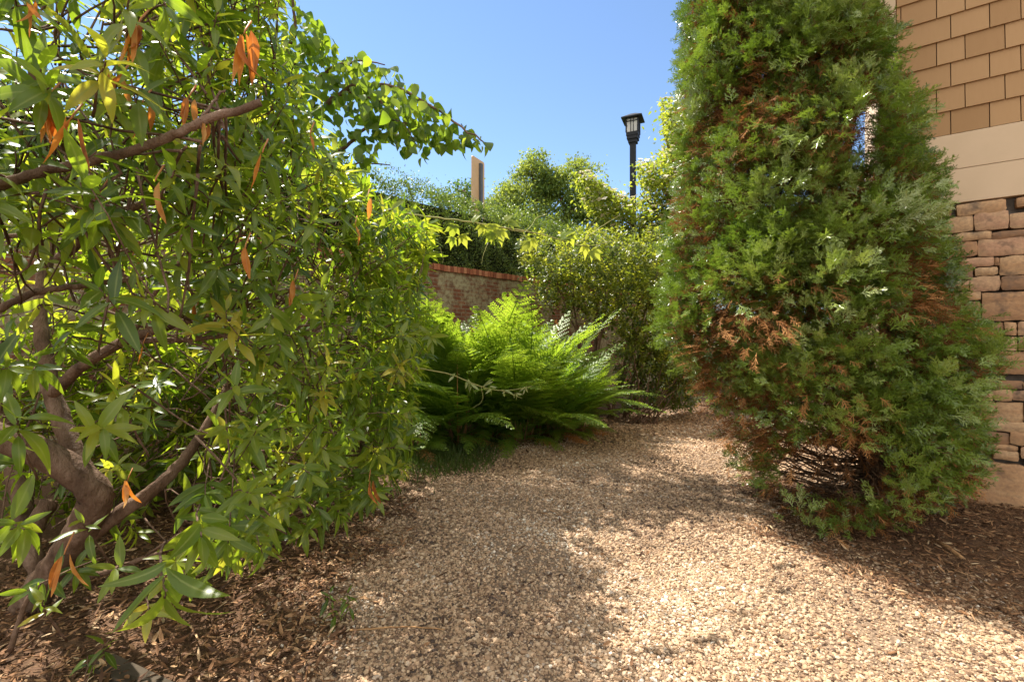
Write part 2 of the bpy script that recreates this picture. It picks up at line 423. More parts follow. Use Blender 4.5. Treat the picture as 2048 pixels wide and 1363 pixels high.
tag(gr.build('gravel', m, smooth=False), 'tan pea gravel spread over the curving path', 'gravel', kind='stuff')

# leaf litter and needles
def litter(acc, x, y, size, tmpls, flat=.5):
    n = len(x); th = rng.uniform(0, 6.28, n)
    d = np.stack([np.cos(th), np.sin(th), rng.normal(0, .18, n)], 1)
    nn = np.stack([rng.normal(0, flat, n), rng.normal(0, flat, n), np.ones(n)], 1)
    L = np.stack([x, y, ground_z(x, y) + rng.uniform(.004, .03, n)], 1)
    scatter_leaves(acc, tmpls, L, d, nn, size, rng.uniform(0, 1, n))
LIT = [leaf_t(lz, .5, c, 4, tw) for c, tw in ((-.2, .3), (.2, -.5), (-.4, .8))]
CHIP = [(np.array([[-.09, 0, 0], [.09, .03, 0], [.07, 1, 0], [-.08, .93, 0], [-.09, 0, .08], [.09, .03, .09], [.07, 1, .07], [-.08, .93, .08]]),
         np.array([[4, 5, 6, 7], [0, 1, 5, 4], [1, 2, 6, 5], [2, 3, 7, 6], [3, 0, 4, 7]]), np.zeros(8))]
la = Acc()
def lit_zone(n, x0, x1, y0, y1, lo, hi, tm, thresh=.0, k=3.2):
    x = rng.uniform(x0, x1, n); y = rng.uniform(y0, y1, n)
    z = gzone(x, y)
    pr = np.clip(1 - (z + .15 - thresh) * k, .028, 1)
    q = (rng.uniform(0, 1, n) < pr) & (abs(x / y) < 1.3)
    litter(la, x[q], y[q], rng.uniform(lo, hi, q.sum()), tm)
lit_zone(9000, -3.2, 1.0, 1.5, 4.2, .03, .075, LIT)
lit_zone(14000, -3.0, 1.0, 1.5, 3.6, .012, .042, CHIP)
lit_zone(3500, -3, 4, 4.0, 9.5, .04, .09, LIT)
lit_zone(7500, 1.3, 4.6, 1.6, 4.6, .015, .06, CHIP, .05)
lit_zone(2500, 1.3, 4.6, 1.6, 4.6, .03, .06, LIT, .05)
tag(la.build('leaf_litter', simple_mat('leaf_litter', [(0, (.05, .025, .014)), (.35, (.11, .055, .027)), (.7, (.21, .105, .048)), (.92, (.34, .20, .10)), (1, (.45, .33, .2))], .75, .2, 30, 3, .3, .004, usetint=.3)),
    'brown fallen leaves and wood chips strewn over the earth', 'leaf litter', kind='stuff')
nd = Acc()
NEED = [(np.array([[-.012, 0, 0], [.012, 0, 0], [.012, .5, .06], [-.012, .5, .06], [.010, 1, 0], [-.010, 1, 0]]), np.array([[0, 1, 2, 3], [3, 2, 4, 5]]), np.zeros(6))]
n = 16000; x = rng.uniform(1.3, 4.6, n); y = rng.uniform(1.6, 5.2, n); z = gzone(x, y)
q = rng.uniform(0, 1, n) < np.clip(1 - (z + .12) * 6, .0, 1); x, y = x[q], y[q]
litter_t = la
th = rng.uniform(0, 6.28, len(x))
scatter_leaves(nd, NEED, np.stack([x, y, ground_z(x, y) + rng.uniform(.006, .02, len(x))], 1), np.stack([np.cos(th), np.sin(th), rng.normal(0, .08, len(x))], 1),
               np.tile([0, 0, 1.0], (len(x), 1)), rng.uniform(.04, .13, len(x)), rng.uniform(0, 1, len(x)))
tag(nd.build('needle_litter', simple_mat('needle_litter', [(0, (.07, .035, .02)), (.5, (.2, .1, .05)), (1, (.36, .22, .12))], .8, .15, 30, 3, usetint=.3)),
    'dry brown conifer twigs and needles under the conifer', 'needle litter', kind='stuff')
gs = Acc()
BLADE = [(np.array([[-.03, 0, 0], [.03, 0, 0], [.022, .5, .02], [-.022, .5, .02], [.003, 1, .16], [-.003, 1, .16]]), np.array([[0, 1, 2, 3], [3, 2, 4, 5]]), np.zeros(6))]
n = 5200; x = rng.normal(-1.0, .55, n); y = rng.normal(5.75, .5, n)
q = gzone(x, y) < .12; x, y = x[q], y[q]
d = np.stack([rng.normal(0, .5, len(x)), rng.normal(0, .5, len(x)), np.ones(len(x))], 1)
scatter_leaves(gs, BLADE, np.stack([x, y, ground_z(x, y)], 1), d, rv(len(x)), rng.uniform(.06, .17, len(x)), rng.uniform(0, 1, len(x)))
tag(gs.build('grass', M['grass']), 'dark green grass patch at the foot of the ferns', 'grass', kind='stuff')

# ------------------------------------------------------------------ building
Cn = np.array([3.54, 4.59, 0]); e = np.array([.812, -.583, 0]); nin = np.array([.583, .812, 0])   # along the wall towards the viewer's right; into the building
AX = np.array([e, nin, [0, 0, 1]])
def wu(px):
    a = (px - CX) / F
    return (Cn[1] * a - Cn[0]) / (.812 + .583 * a)
def wz(px, py):
    u = wu(px); Y = Cn[1] - .583 * u
    return CAMZ - (py - CY) / F * Y
def wpt(u, dpt, z): return Cn + e * u + nin * dpt + np.array([0, 0, z])
bld = empty('building', wpt(1.5, 1, 0), 'house corner with tan shingle siding above a sandstone base', 'building')
ZS, ZT, ZM, HT, WL = 2.64, 3.266, 2.946, 6.2, 5.0
st = Acc()
st_cells = []
def zr(lst, ox, oy, s):
    for (x0, x1, y0, y1) in lst:
        px0, px1 = ox + x0 / s, ox + x1 / s
        pm = (px0 + px1) / 2
        st_cells.append((wu(px0), wu(px1), wz(pm, oy + y1 / s), wz(pm, oy + y0 / s)))
zr([(320, 520, 165, 235), (565, 985, 105, 205), (1070, 1300, 60, 140), (330, 470, 245, 385), (475, 705, 232, 362), (715, 1005, 190, 340), (1015, 1300, 195, 320),
    (380, 525, 392, 520), (535, 860, 365, 430), (865, 1300, 345, 405), (530, 740, 448, 570), (745, 1140, 415, 560), (1150, 1400, 400, 545), (590, 880, 580, 655), (888, 925, 580, 645), (930, 1300, 560, 720),
    (510, 700, 668, 765), (722, 912, 662, 728), (470, 670, 775, 855), (680, 930, 738, 862), (940, 1300, 730, 850),
    (540, 770, 870, 940), (780, 1300, 872, 1110), (640, 765, 952, 1105)], 1780, 380, 4.261)
zr([(600, 715, 290, 345), (720, 945, 290, 345), (952, 1100, 300, 345), (600, 735, 352, 432), (740, 870, 352, 432), (875, 1100, 362, 432),
    (585, 752, 442, 572), (760, 950, 445, 585), (957, 1100, 450, 600), (520, 580, 450, 550), (530, 650, 560, 640), (655, 1100, 582, 655), (590, 850, 652, 738), (855, 1100, 660, 752),
    (690, 912, 745, 785), (740, 920, 790, 855), (930, 1100, 765, 850), (420, 960, 868, 1190), (970, 1200, 868, 1190)], 1780, 680, 3.586)
def clash(c):
    for d in st_cells:
        if c[0] < d[1] + .002 and c[1] > d[0] - .002 and c[2] < d[3] + .002 and c[3] > d[2] - .002: return True
    return False
z = .02
while z < ZS - .05:
    hgt = min(random.choice([.1, .13, .16, .2, .24]), ZS - z)
    u = .0
    while u < WL:
        ln = random.uniform(.14, .5)
        cell = (u + .006, min(u + ln, WL) - .006, z + .006, z + hgt - .006)
        if not clash(cell): st_cells.append(cell)
        else:
            for k in range(4):      # thin filler stones where a listed stone is in the way
                c2 = (cell[0] + k * ln / 4, cell[0] + (k + 1) * ln / 4 - .01, cell[2], cell[3])
                for z0, z1 in ((c2[2], (c2[2] + c2[3]) / 2 - .004), ((c2[2] + c2[3]) / 2 + .004, c2[3])):
                    c3 = (c2[0], c2[1], z0, z1)
                    if not clash(c3): st_cells.append(c3)
        u += ln
    z += hgt
def stone(acc, u0, u1, z0, z1):
    """a rough split face: a grid pillowed to its rim with chipped outline"""
    g = -.0015
    u0 += g; u1 -= g; z0 += g; z1 -= g
    w_, h_ = u1 - u0, z1 - z0
    if w_ < .012 or h_ < .012: return
    nu, nv = max(3, int(w_ / .035)) + 2, max(3, int(h_ / .035)) + 2
    U = np.linspace(0, 1, nu); V = np.linspace(0, 1, nv)
    uu, vv = np.meshgrid(U, V)
    ed = np.minimum(np.minimum(uu, 1 - uu) * w_, np.minimum(vv, 1 - vv) * h_)
    rd = .008
    dep = -.028 - random.uniform(0, .02) + np.clip(1 - ed / rd, 0, 1) ** 2 * .011 + rng.normal(0, .0022, uu.shape)
    cr = min(.012, .12 * min(w_, h_))
    dx = np.minimum(uu, 1 - uu) * w_; dy = np.minimum(vv, 1 - vv) * h_
    k = np.clip(1 - dx / cr, 0, 1) * np.clip(1 - dy / cr, 0, 1)
    pu = u0 + uu * w_ + np.sign(.5 - uu) * k * cr * .35; pv = z0 + vv * h_ + np.sign(.5 - vv) * k * cr * .35
    skew = random.uniform(-.05, .05)
    pv = pv + (uu - .5) * skew * min(h_, .1)
    jit = (ed < .001)
    pu = pu + rng.normal(0, .0022, pu.shape) * jit; pv = pv + rng.normal(0, .0022, pu.shape) * jit
    pts = Cn + e * pu[..., None] + nin * dep[..., None] + np.array([0, 0, 1.0]) * pv[..., None]
    i = (np.arange(nv - 1)[:, None] * nu + np.arange(nu - 1)[None]).ravel()
    tn = random.random()
    acc.add(pts.reshape(-1, 3), np.stack([i, i + 1, i + nu + 1, i + nu], -1), tn)
    rim = np.concatenate([np.arange(nu), np.arange(2, nv) * nu - 1, np.arange(nv * nu - 1, nv * nu - nu - 1, -1), np.arange((nv - 2) * nu, 0, -nu)])
    fr = pts.reshape(-1, 3)[rim]; bk = fr + nin * .06
    q = len(rim); a_ = np.arange(q)
    acc.add(np.concatenate([fr, bk]), np.stack([a_, a_ + q, (a_ + 1) % q + q, (a_ + 1) % q], -1), tn)
for cc in st_cells: stone(st, *cc)
m, nt, out = newmat('sandstone')
tc = nt.nodes.new('ShaderNodeTexCoord'); mp = nt.nodes.new('ShaderNodeMapping'); mp.inputs['Scale'].default_value = (1, 1, 4)
nt.links.new(tc.outputs['Object'], mp.inputs[0])
n1 = noise(nt, 3.5, 5, .6, mp.outputs[0]); n2 = noise(nt, 40, 5, .65); n3 = noise(nt, 3.2, 4, .7)
t = math_(nt, 'ADD', attr(nt, 'tint'), math_(nt, 'MULTIPLY', math_(nt, 'SUBTRACT', n1, .5), .9))
c = ramp(nt, t, [(0, (.20, .115, .068)), (.25, (.36, .195, .10)), (.5, (.46, .27, .14)), (.75, (.52, .34, .19)), (1, (.47, .27, .165))])
c = mix(nt, ramp(nt, n3, [(.55, (0, 0, 0)), (.66, (.8, .8, .8))]), c, (.075, .058, .05))
c = mix(nt, ramp(nt, n2, [(.35, (.5, .5, .5)), (.6, (0, 0, 0))]), c, (.22, .14, .09))
p = principled(nt, c, .85, .15, bump(nt, n2, .55, .008)); nt.links.new(p.outputs[0], out.inputs[0])
tag(st.build('stone_base', m, bld), 'tan and rust sandstone blocks laid dry in uneven courses')
mo = Acc()
mo.box(wpt(WL / 2, .06 + 1.0, ZS / 2), (WL / 2 - .02, 1.0, ZS / 2), AX)
mo.build('mortar_backing', simple_mat('mortar', [(.3, (.07, .058, .048)), (.7, (.17, .145, .12))], .95, .1, 12, 5, .5, .006), bld, smooth=False)
trim = simple_mat('beige_trim_paint', [(.35, (.56, .41, .265)), (.65, (.60, .44, .29))], .6, .25, 3, 5, .08, .002, bscale=60)
for (z0, z1) in ((ZS + .002, ZM - .004), (ZM, ZT - .003)):
    a = Acc(); a.box(wpt(WL / 2 + .06, .05, (z0 + z1) / 2), (WL / 2 - .07, .065, (z1 - z0) / 2), AX, bev=.003); a.build('trim_board', trim, bld, smooth=False)
a = Acc(); a.box(wpt(.062, .04, (ZS + HT) / 2), (.066, .075, (HT - ZS) / 2), AX, bev=.004); a.build('corner_board', trim, bld, smooth=False)
sh = Acc(); ce = .216; k = 0; z = ZT
even = [wu(1700 + q / 3.244) for q in (653, 905, 1108)]; odd = [wu(1700 + q / 3.244) for q in (330, 561, 746, 1005)]
def ext(l, step):
    l = list(l)
    while l[-1] < WL: l.append(l[-1] + step * (1.25 if len(l) % 2 else .85))
    return [q for q in l if q < WL - .05]
u_l = .134
while z < HT - .05:
    js = ext(even if k % 2 == 0 else odd, .21)
    if k % 2 and js[0] - u_l < .02: js = js[1:]
    ed = [u_l] + js + [WL]
    for a_, b_ in zip(ed[:-1], ed[1:]):
        g = .0035
        # lap: lower edge stands further out than the upper edge
        v = []
        for (uu, zz, dd) in ((a_ + g, z + .002, -.012), (b_ - g, z + .002, -.012), (b_ - g, z + ce + .01, .006), (a_ + g, z + ce + .01, .006),
                             (a_ + g, z + .002, .02), (b_ - g, z + .002, .02), (b_ - g, z + ce + .01, .02), (a_ + g, z + ce + .01, .02)):
            v.append(wpt(uu, dd, zz))
        sh.add(v, [[0, 1, 2, 3], [4, 5, 1, 0], [5, 6, 2, 1], [7, 4, 0, 3], [6, 7, 3, 2]], random.random())
    z += ce; k += 1
sh.build('shingle_siding', simple_mat('tan_shingle_paint', [(0, (.335, .192, .088)), (1, (.405, .242, .118))], .75, .2, 5, 5, .35, .003, usetint=.5, stretch=(8, 8, 1), bscale=40), bld, smooth=False)
a = Acc(); a.box(wpt(WL / 2, .024 + .9, (ZT + HT) / 2), (WL / 2 - .01, .9, (HT - ZT) / 2), AX)
a.build('wall_sheathing', simple_mat('shadow_gap', [(.3, (.06, .035, .02)), (.7, (.09, .055, .03))], .9, .1), bld, smooth=False)
# side of the house running away from the corner
a = Acc()
for k in range(28):
    z0 = .02 + k * .22
    a.box(wpt(.03, 3.62, z0 + .107), (.02, 3.5, .106), AX, random.random())
a.build('side_wall', trim, bld, smooth=False)

# ------------------------------------------------------------------ brick wall, upper ground, hedge
WD = np.array([math.sin(R(44)), math.cos(R(44)), 0]); WB = np.array([WD[1], -WD[0], 0])      # along; towards the garden (front)
Y0W = 9.2
W0 = np.array([-.083 * Y0W, Y0W, 0])
def wl(t, f, z): return W0 + WD * t + WB * f + np.array([0, 0, z])
WAX = np.array([WD, -WB, [0, 0, 1]])
WH = 2.80
bw = empty('brick_wall', wl(1, 0, 0), 'weathered red brick retaining wall with lichen and a soldier course on top', 'wall')
a = Acc(); a.box(wl(-.5, -.15, (WH - .11) / 2), (12.5, .15, (WH - .11) / 2), WAX)
m, nt, out = newmat('old_brick')
tc = nt.nodes.new('ShaderNodeTexCoord')
mp = nt.nodes.new('ShaderNodeMapping'); mp.vector_type = 'POINT'; mp.inputs['Rotation'].default_value = (0, 0, -math.atan2(WD[1], WD[0]))
nt.links.new(tc.outputs['Object'], mp.inputs[0])
sx = nt.nodes.new('ShaderNodeSeparateXYZ'); cx = nt.nodes.new('ShaderNodeCombineXYZ')
nt.links.new(mp.outputs[0], sx.inputs[0]); nt.links.new(sx.outputs[0], cx.inputs[0]); nt.links.new(sx.outputs[2], cx.inputs[1])
br = nt.nodes.new('ShaderNodeTexBrick'); br.inputs['Scale'].default_value = 1; br.inputs['Brick Width'].default_value = .215; br.inputs['Row Height'].default_value = .075
br.inputs['Mortar Size'].default_value = .008; br.inputs['Color1'].default_value = (.13, .045, .025, 1); br.inputs['Color2'].default_value = (.20, .08, .042, 1)
br.inputs['Mortar'].default_value = (.2, .17, .12, 1); br.inputs['Bias'].default_value = -.1
nt.links.new(cx.outputs[0], br.inputs[0])
n1 = noise(nt, 2.2, 6, .7); n2 = noise(nt, 14, 6, .7)
c = mix(nt, ramp(nt, n1, [(.44, (0, 0, 0)), (.56, (.8, .8, .8))]), br.outputs[0], (.30, .28, .17))
c = mix(nt, ramp(nt, n2, [(.45, (0, 0, 0)), (.65, (.8, .8, .8))]), c, (.10, .05, .03))
p = principled(nt, c, .9, .1, bump(nt, n2, .5, .01)); nt.links.new(p.outputs[0], out.inputs[0])
a.build('wall_body', m, bw, smooth=False)
a = Acc(); t = -13.0
while t < 12:
    ww = .072 + random.uniform(-.004, .004)
    a.box(wl(t, -.13 + random.uniform(-.008, .008), WH - .055 + random.uniform(-.006, .006)), (ww / 2, .16, .055), WAX, random.random(), bev=.004)
    t += .078
a.build('coping', simple_mat('brick_coping', [(0, (.17, .055, .03)), (.5, (.27, .095, .048)), (1, (.36, .16, .085))], .85, .15, 9, 5, .5, .006, usetint=.6), bw, smooth=False)
tr_ = Acc()
A_, B_ = wl(-60, -.30, 2.6), wl(120, -.30, 2.6)
far = -WB * 140
tr_.add([A_, B_, B_ + far, A_ + far], [[0, 1, 2, 3]])
tag(tr_.build('upper_ground', simple_mat('upper_ground', [(.3, (.05, .07, .02)), (.7, (.10, .12, .04))], .9, .1, 2)), 'grassy ground held behind the brick wall', 'ground', kind='structure')

hd = empty('hedge', wl(1, -.6, 2.45), 'long clipped dark green hedge standing on the brick wall', 'hedge')
HB, HTP = 2.68, 4.27
core = Acc(); core.box(wl(-.6, -.74, (HB + HTP) / 2 - .08), (11.4, .16, (HTP - HB) / 2 - .16), WAX)  # solid dark box filling the hedge behind its leaves
core.build('inner_core', M['hedge_core'], hd, smooth=False)
ha = Acc()
def hedge_noise(t, z): return .09 * np.sin(t * 2.3 + z * 1.7) + .085 * np.sin(t * 5.1 - z * 4) + .06 * np.sin(t * 11 + z * 7) - .03
n = 70000; t = rng.uniform(-9, 10, n); z = rng.uniform(HB, HTP - .03, n)
pos = wl(0, 0, 0) + WD * t[:, None] + WB * (-.26 + hedge_noise(t, z) + rng.normal(0, .035, n) - .05 * (z > HTP - .15))[:, None] + np.array([0, 0, 1.]) * z[:, None]
dn = np.tile(WB, (n, 1))
n2_ = 22000; t2 = rng.uniform(-9, 10, n2_); f2 = rng.uniform(-1.05, -.2, n2_)
pos2 = W0 + WD * t2[:, None] + WB * f2[:, None] + np.array([0, 0, 1.]) * (HTP + hedge_noise(t2, f2 * 3) * .9 + rng.normal(0, .04, n2_) + (rng.uniform(0, 1, n2_) < .04) * rng.uniform(0, .2, n2_))[:, None]
dn2 = np.tile([0, 0, 1.0], (n2_, 1))
pos = np.concatenate([pos, pos2]); dn = np.concatenate([dn, dn2])
qx, qy = proj(pos)
keep = (qx > -100) & (qx < 1500)
pos, dn = pos[keep], dn[keep]
scatter_leaves(ha, SMALL, pos, nz(dn * .6 + rv(len(pos), .6) + np.array([0, 0, .3])), nz(dn + rv(len(pos), .5)), rng.uniform(.03, .06, len(pos)), np.clip(rng.normal(.45, .25, len(pos)), 0, 1))
ha.build('foliage', M['hedge'], hd)

# ------------------------------------------------------------------ lamp and sign beyond the wall
LY = 13.0; s_ = LY / F
lpc = P(1266, 683, LY); lp = empty('street_lamp', (lpc[0], LY, 2.45), 'black lamp post with a square lantern against the sky', 'street lamp')
def zc(py): return CAMZ - (py - CY) / F * LY
ca, sa = math.cos(R(24)), math.sin(R(24)); LAX = np.array([[ca, -sa, 0], [sa, ca, 0], [0, 0, 1]])
def lpt(x, y, z): return np.array([lpc[0], LY, z]) + np.array([x, y, 0]) @ LAX
a = Acc(); a.box(lpt(0, 0, (2.45 + zc(285)) / 2), (.075, .075, (zc(285) - 2.45) / 2), LAX); a.build('post', M['black'], lp, smooth=False)
a = Acc(); a.box(lpt(0, 0, zc(283)), (.115, .115, .05), LAX); a.box(lpt(0, 0, zc(277)), (.145, .145, .045), LAX); a.box(lpt(0, 0, zc(270.5)), (.16, .16, .045), LAX); lb_ = a.build('lantern_base', M['black'], lp, smooth=False)
zb, zt = zc(267.5), zc(241)
a = Acc()
for sx_ in (-1, 1):
    for sy_ in (-1, 1): a.box(lpt(sx_ * .155, sy_ * .155, (zb + zt) / 2), (.018, .018, (zt - zb) / 2), LAX)
for sgn in (-1, 1):
    for off in (-.035, .035):
        a.box(lpt(off, sgn * .158, (zb + zt) / 2), (.008, .008, (zt - zb) / 2), LAX); a.box(lpt(sgn * .158, off, (zb + zt) / 2), (.008, .008, (zt - zb) / 2), LAX)
    a.box(lpt(0, sgn * .158, zt - .07), (.137, .008, .008), LAX); a.box(lpt(sgn * .158, 0, zt - .07), (.008, .137, .008), LAX)
a.build('lantern_frame', M['black'], lb_, smooth=False)
a = Acc(); a.box(lpt(0, 0, (zb + zt) / 2), (.145, .145, (zt - zb) / 2 - .003), LAX)
a.build('lantern_glass', leaf_mat('frosted_glass', [(0, (.62, .60, .57)), (1, (.72, .7, .67))], [(0, (.8, .78, .74)), (1, (.85, .83, .8))], .5, .3, .5), lb_, smooth=False)
a = Acc(); hw = .275
rv_ = [lpt(x * hw, y * hw, zt) for x, y in ((-1, -1), (1, -1), (1, 1), (-1, 1))] + [lpt(x * hw, y * hw, zt + .03) for x, y in ((-1, -1), (1, -1), (1, 1), (-1, 1))] + [lpt(x * .06, y * .06, zt + .17) for x, y in ((-1, -1), (1, -1), (1, 1), (-1, 1))]
a.add(rv_, [[3, 2, 1, 0], [0, 1, 5, 4], [1, 2, 6, 5], [2, 3, 7, 6], [3, 0, 4, 7], [4, 5, 9, 8], [5, 6, 10, 9], [6, 7, 11, 10], [7, 4, 8, 11], [8, 9, 10, 11]])
a.build('lantern_roof', M['black'], lb_, smooth=False)

SY = 11.5
spc = P(956, 683, SY); sg = empty('road_sign', (spc[0], SY, 2.45), 'bare tan back of a road sign above the hedge', 'sign')
ca, sa = math.cos(R(62)), math.sin(R(62)); SAX = np.array([[ca, sa, 0], [-sa, ca, 0], [0, 0, 1]])
zt = CAMZ - (318 - CY) / F * SY; hwS, hS = .28, .82
outl = []
for (cx_, cz_, a0) in ((hwS - .05, zt - .05, 0), (-hwS + .05, zt - .05, 90), (-hwS + .05, zt - hS * 2 + .05, 180), (hwS - .05, zt - hS * 2 + .05, 270)):
    for k in range(5):
        th = R(a0 + k * 22.5); outl.append((cx_ + .05 * math.cos(th), cz_ + .05 * math.sin(th)))
a = Acc(); nO = len(outl)
base = np.array([spc[0], SY, 0])
fr = [base + np.array([u, -.012, 0]) @ SAX + np.array([0, 0, z]) for u, z in outl]; bk = [base + np.array([u, .012, 0]) @ SAX + np.array([0, 0, z]) for u, z in outl]
vv = np.array(fr + bk)
a.add(vv, [[k, (k + 1) % nO, nO + (k + 1) % nO, nO + k] for k in range(nO)])
cen = len(vv)
a.add(np.array(fr), [[0, k, k + 1] for k in range(1, nO - 1)]); a.add(np.array(bk), [[0, k + 1, k] for k in range(1, nO - 1)])
a.build('panel', simple_mat('tan_sign_back', [(.3, (.46, .30, .16)), (.7, (.52, .35, .20))], .6, .3, 4), sg, smooth=False)
a = Acc(); a.box(base + np.array([.06, -.045, 0]) @ SAX + np.array([0, 0, (2.45 + zt - .1) / 2]), (.045, .03, (zt - .1 - 2.45) / 2), SAX)
a.build('post', simple_mat('galvanised_steel', [(.3, (.05, .055, .06)), (.7, (.09, .095, .10))], .5, .5, 10), sg, smooth=False)
bp = empty('concrete_post', (P(1232, 683, 14)[0], 14, 2.45), 'pale grey post glimpsed between the shrub and the flowering tree', 'post')
a = Acc(); a.box((P(1232, 683, 14)[0], 14, 3.55), (.09, .09, 1.1), None, bev=.01); a.box((P(1232, 683, 14)[0], 14, 4.68), (.11, .11, .03), None)
a.build('shaft', simple_mat('pale_concrete', [(.3, (.4, .38, .36)), (.7, (.5, .48, .46))], .8), bp, smooth=False)

# ------------------------------------------------------------------ far trees
def far_tree(loc, h, lobes, n, label, leaf=.35, tint=.5, name='background_tree', trunk=.25, squash=.75):
    root = empty(name, loc, label, 'tree', 'trees far behind the wall')
    loc = np.asarray(loc, float)
    tk = Acc()
    top = loc + np.array([0, 0, h * .8])
    limb(tk, [loc, loc + [.1, 0, h * .3], loc + [-.1, 0, h * .55], top], trunk, trunk * .25, 8, 5, .04)
    fa = Acc()
    vol = np.array([l[3] ** 2 for l in lobes]); vol = vol / vol.sum()
    for (dx, dy, dz, r), wgt in zip(lobes, vol):
        c = loc + np.array([dx, dy, dz])
        st_ = loc + np.array([dx * .15, dy * .15, max(dz * .55, dz - r * 1.6)])
        limb(tk, [st_, (st_ + c) / 2 + rv(1, .15)[0], c], trunk * .35, .03, 6, 5, .03)
        nc = max(8, int(26 * r))
        cc = c + nz(rv(nc)) * (rng.uniform(.35, 1.0, nc) ** .6)[:, None] * np.array([r, r, r * squash])
        for q in range(0, nc, 3): limb(tk, [c, (c + cc[q]) / 2 + rv(1, .08)[0], cc[q]], .05, .012, 5, 4, .02)
        m_ = int(n * wgt / nc) + 1
        pos = np.repeat(cc, m_, 0) + rng.normal(0, 1, (nc * m_, 3)) * np.array([.34, .34, .2]) * (r / 2.0) ** .5
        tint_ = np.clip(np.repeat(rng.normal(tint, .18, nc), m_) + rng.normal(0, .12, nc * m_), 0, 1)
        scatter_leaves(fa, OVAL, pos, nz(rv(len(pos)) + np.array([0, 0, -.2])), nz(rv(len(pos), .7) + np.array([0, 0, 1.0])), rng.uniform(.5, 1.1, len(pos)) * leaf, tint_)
    tk.build('trunk', M['bark'], root); fa.build('crown', M['far_tree'], root)
    return root
Yt = 30
b = P(1075, 683, Yt); bz = 2.45
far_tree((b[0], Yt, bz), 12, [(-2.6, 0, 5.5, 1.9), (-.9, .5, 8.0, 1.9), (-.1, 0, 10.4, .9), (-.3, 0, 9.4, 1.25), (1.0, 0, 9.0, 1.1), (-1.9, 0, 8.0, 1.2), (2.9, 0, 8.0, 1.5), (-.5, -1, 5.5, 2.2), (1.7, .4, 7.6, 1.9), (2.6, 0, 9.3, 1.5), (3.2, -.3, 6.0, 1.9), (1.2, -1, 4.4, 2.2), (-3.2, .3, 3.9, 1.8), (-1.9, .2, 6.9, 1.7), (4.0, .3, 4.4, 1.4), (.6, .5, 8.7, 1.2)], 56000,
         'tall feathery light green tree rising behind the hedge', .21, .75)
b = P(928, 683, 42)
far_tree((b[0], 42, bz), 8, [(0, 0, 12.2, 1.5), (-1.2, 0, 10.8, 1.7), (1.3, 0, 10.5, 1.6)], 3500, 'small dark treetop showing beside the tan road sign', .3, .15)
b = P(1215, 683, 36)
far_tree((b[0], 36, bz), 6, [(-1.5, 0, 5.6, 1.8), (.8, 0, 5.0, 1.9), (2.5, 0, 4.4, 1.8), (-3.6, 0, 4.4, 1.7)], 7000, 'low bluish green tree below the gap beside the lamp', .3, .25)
b = P(1735, 683, 12)
far_tree((b[0], 12, 0), 7, [(-.2, 0, 5.2, 1.1), (.4, .3, 4.0, 1.1), (-.6, .2, 3.0, 1.0), (.3, 0, 2.0, .9), (-.9, .3, 4.3, 1.0)], 5000, 'sunlit leafy tree seen through the conifer beside the house corner', .13, .75, 'leafy_tree', .1)

far_tree((-4.6, 8.7, 2.6), 7.2, [(.1, -.35, 7.0, .6), (.95, -.35, 7.1, .65), (1.7, -.25, 7.0, .6)], 1500,
         'slender tall tree added behind the hedge, unseen crown set to shade the path', .17, .6, 'leafy_tree', .07, .6)  # added tree; its crown above the view shades the far path

# ------------------------------------------------------------------ kousa dogwood with white bracts
kt = empty('flowering_dogwood', (3.7, 11.0, 0), 'layered dogwood tree covered in creamy white bracts behind the conifer', 'tree')
tk = Acc()
kbase = np.array([3.75, 11.0, 0])
limb(tk, [kbase, kbase + [0, 0, 1.6], P(1345, 500, 11), P(1350, 330, 11), P(1352, 215, 11)], .09, .02, 8, 6, .02)
for pl in ([(1345, 520), (1290, 470), (1225, 420), (1165, 345)], [(1345, 470), (1310, 420), (1280, 385)], [(1348, 420), (1310, 350), (1285, 330)], [(1345, 560), (1290, 530), (1235, 480)], [(1350, 330), (1330, 270), (1328, 210)], [(1345, 480), (1400, 400), (1420, 300)]):
    limb(tk, [P(x, y, 11 + .2 * math.sin(x)) for x, y in pl], .035, .008, 6, 6, .02)
tk.build('trunk', M['bark'], kt)
kpoly = [(1135, 350), (1165, 322), (1182, 345), (1215, 375), (1262, 395), (1290, 388), (1275, 350), (1275, 322), (1312, 318), (1332, 285), (1322, 240), (1322, 200), (1345, 192), (1372, 220), (1420, 250), (1420, 620), (1340, 600), (1280, 560), (1235, 480), (1190, 440), (1160, 400)]
cl = []
while len(cl) < 430:
    px, py = random.uniform(1130, 1420), random.uniform(190, 620)
    if inpoly(px, py, kpoly): cl.append(P(px, py + 6, random.uniform(10.3, 11.8)))
cl = np.array(cl); m_ = 58
pos = np.repeat(cl, m_, 0) + rng.normal(0, 1, (len(cl) * m_, 3)) * np.array([.2, .2, .065])
qx, qy = proj(pos); q = inpoly(qx, qy, kpoly) | (rng.uniform(0, 1, len(pos)) < .12); pos = pos[q]
fa = Acc()
scatter_leaves(fa, OVAL, pos, nz(rv(len(pos)) * np.array([1, 1, .5]) + np.array([0, 0, -.35])), nz(rv(len(pos), .4) + np.array([0, 0, 1.0])), rng.uniform(.07, .13, len(pos)), np.clip(rng.normal(.5, .25, len(pos)), 0, 1))
fa.build('foliage', M['kousa'], kt)
fl = Acc()
idx = rng.integers(0, len(cl), 1500)
c0 = cl[idx] + rng.normal(0, 1, (1500, 3)) * np.array([.2, .2, .02]) + np.array([0, 0, .11])
qx, qy = proj(c0); c0 = c0[inpoly(qx, qy + 5, kpoly)]
up = nz(rv(len(c0), .3) + np.array([0, -.15, 1.0]))
A_ = nz(np.cross(up, rv(len(c0)))); B_ = np.cross(up, A_)
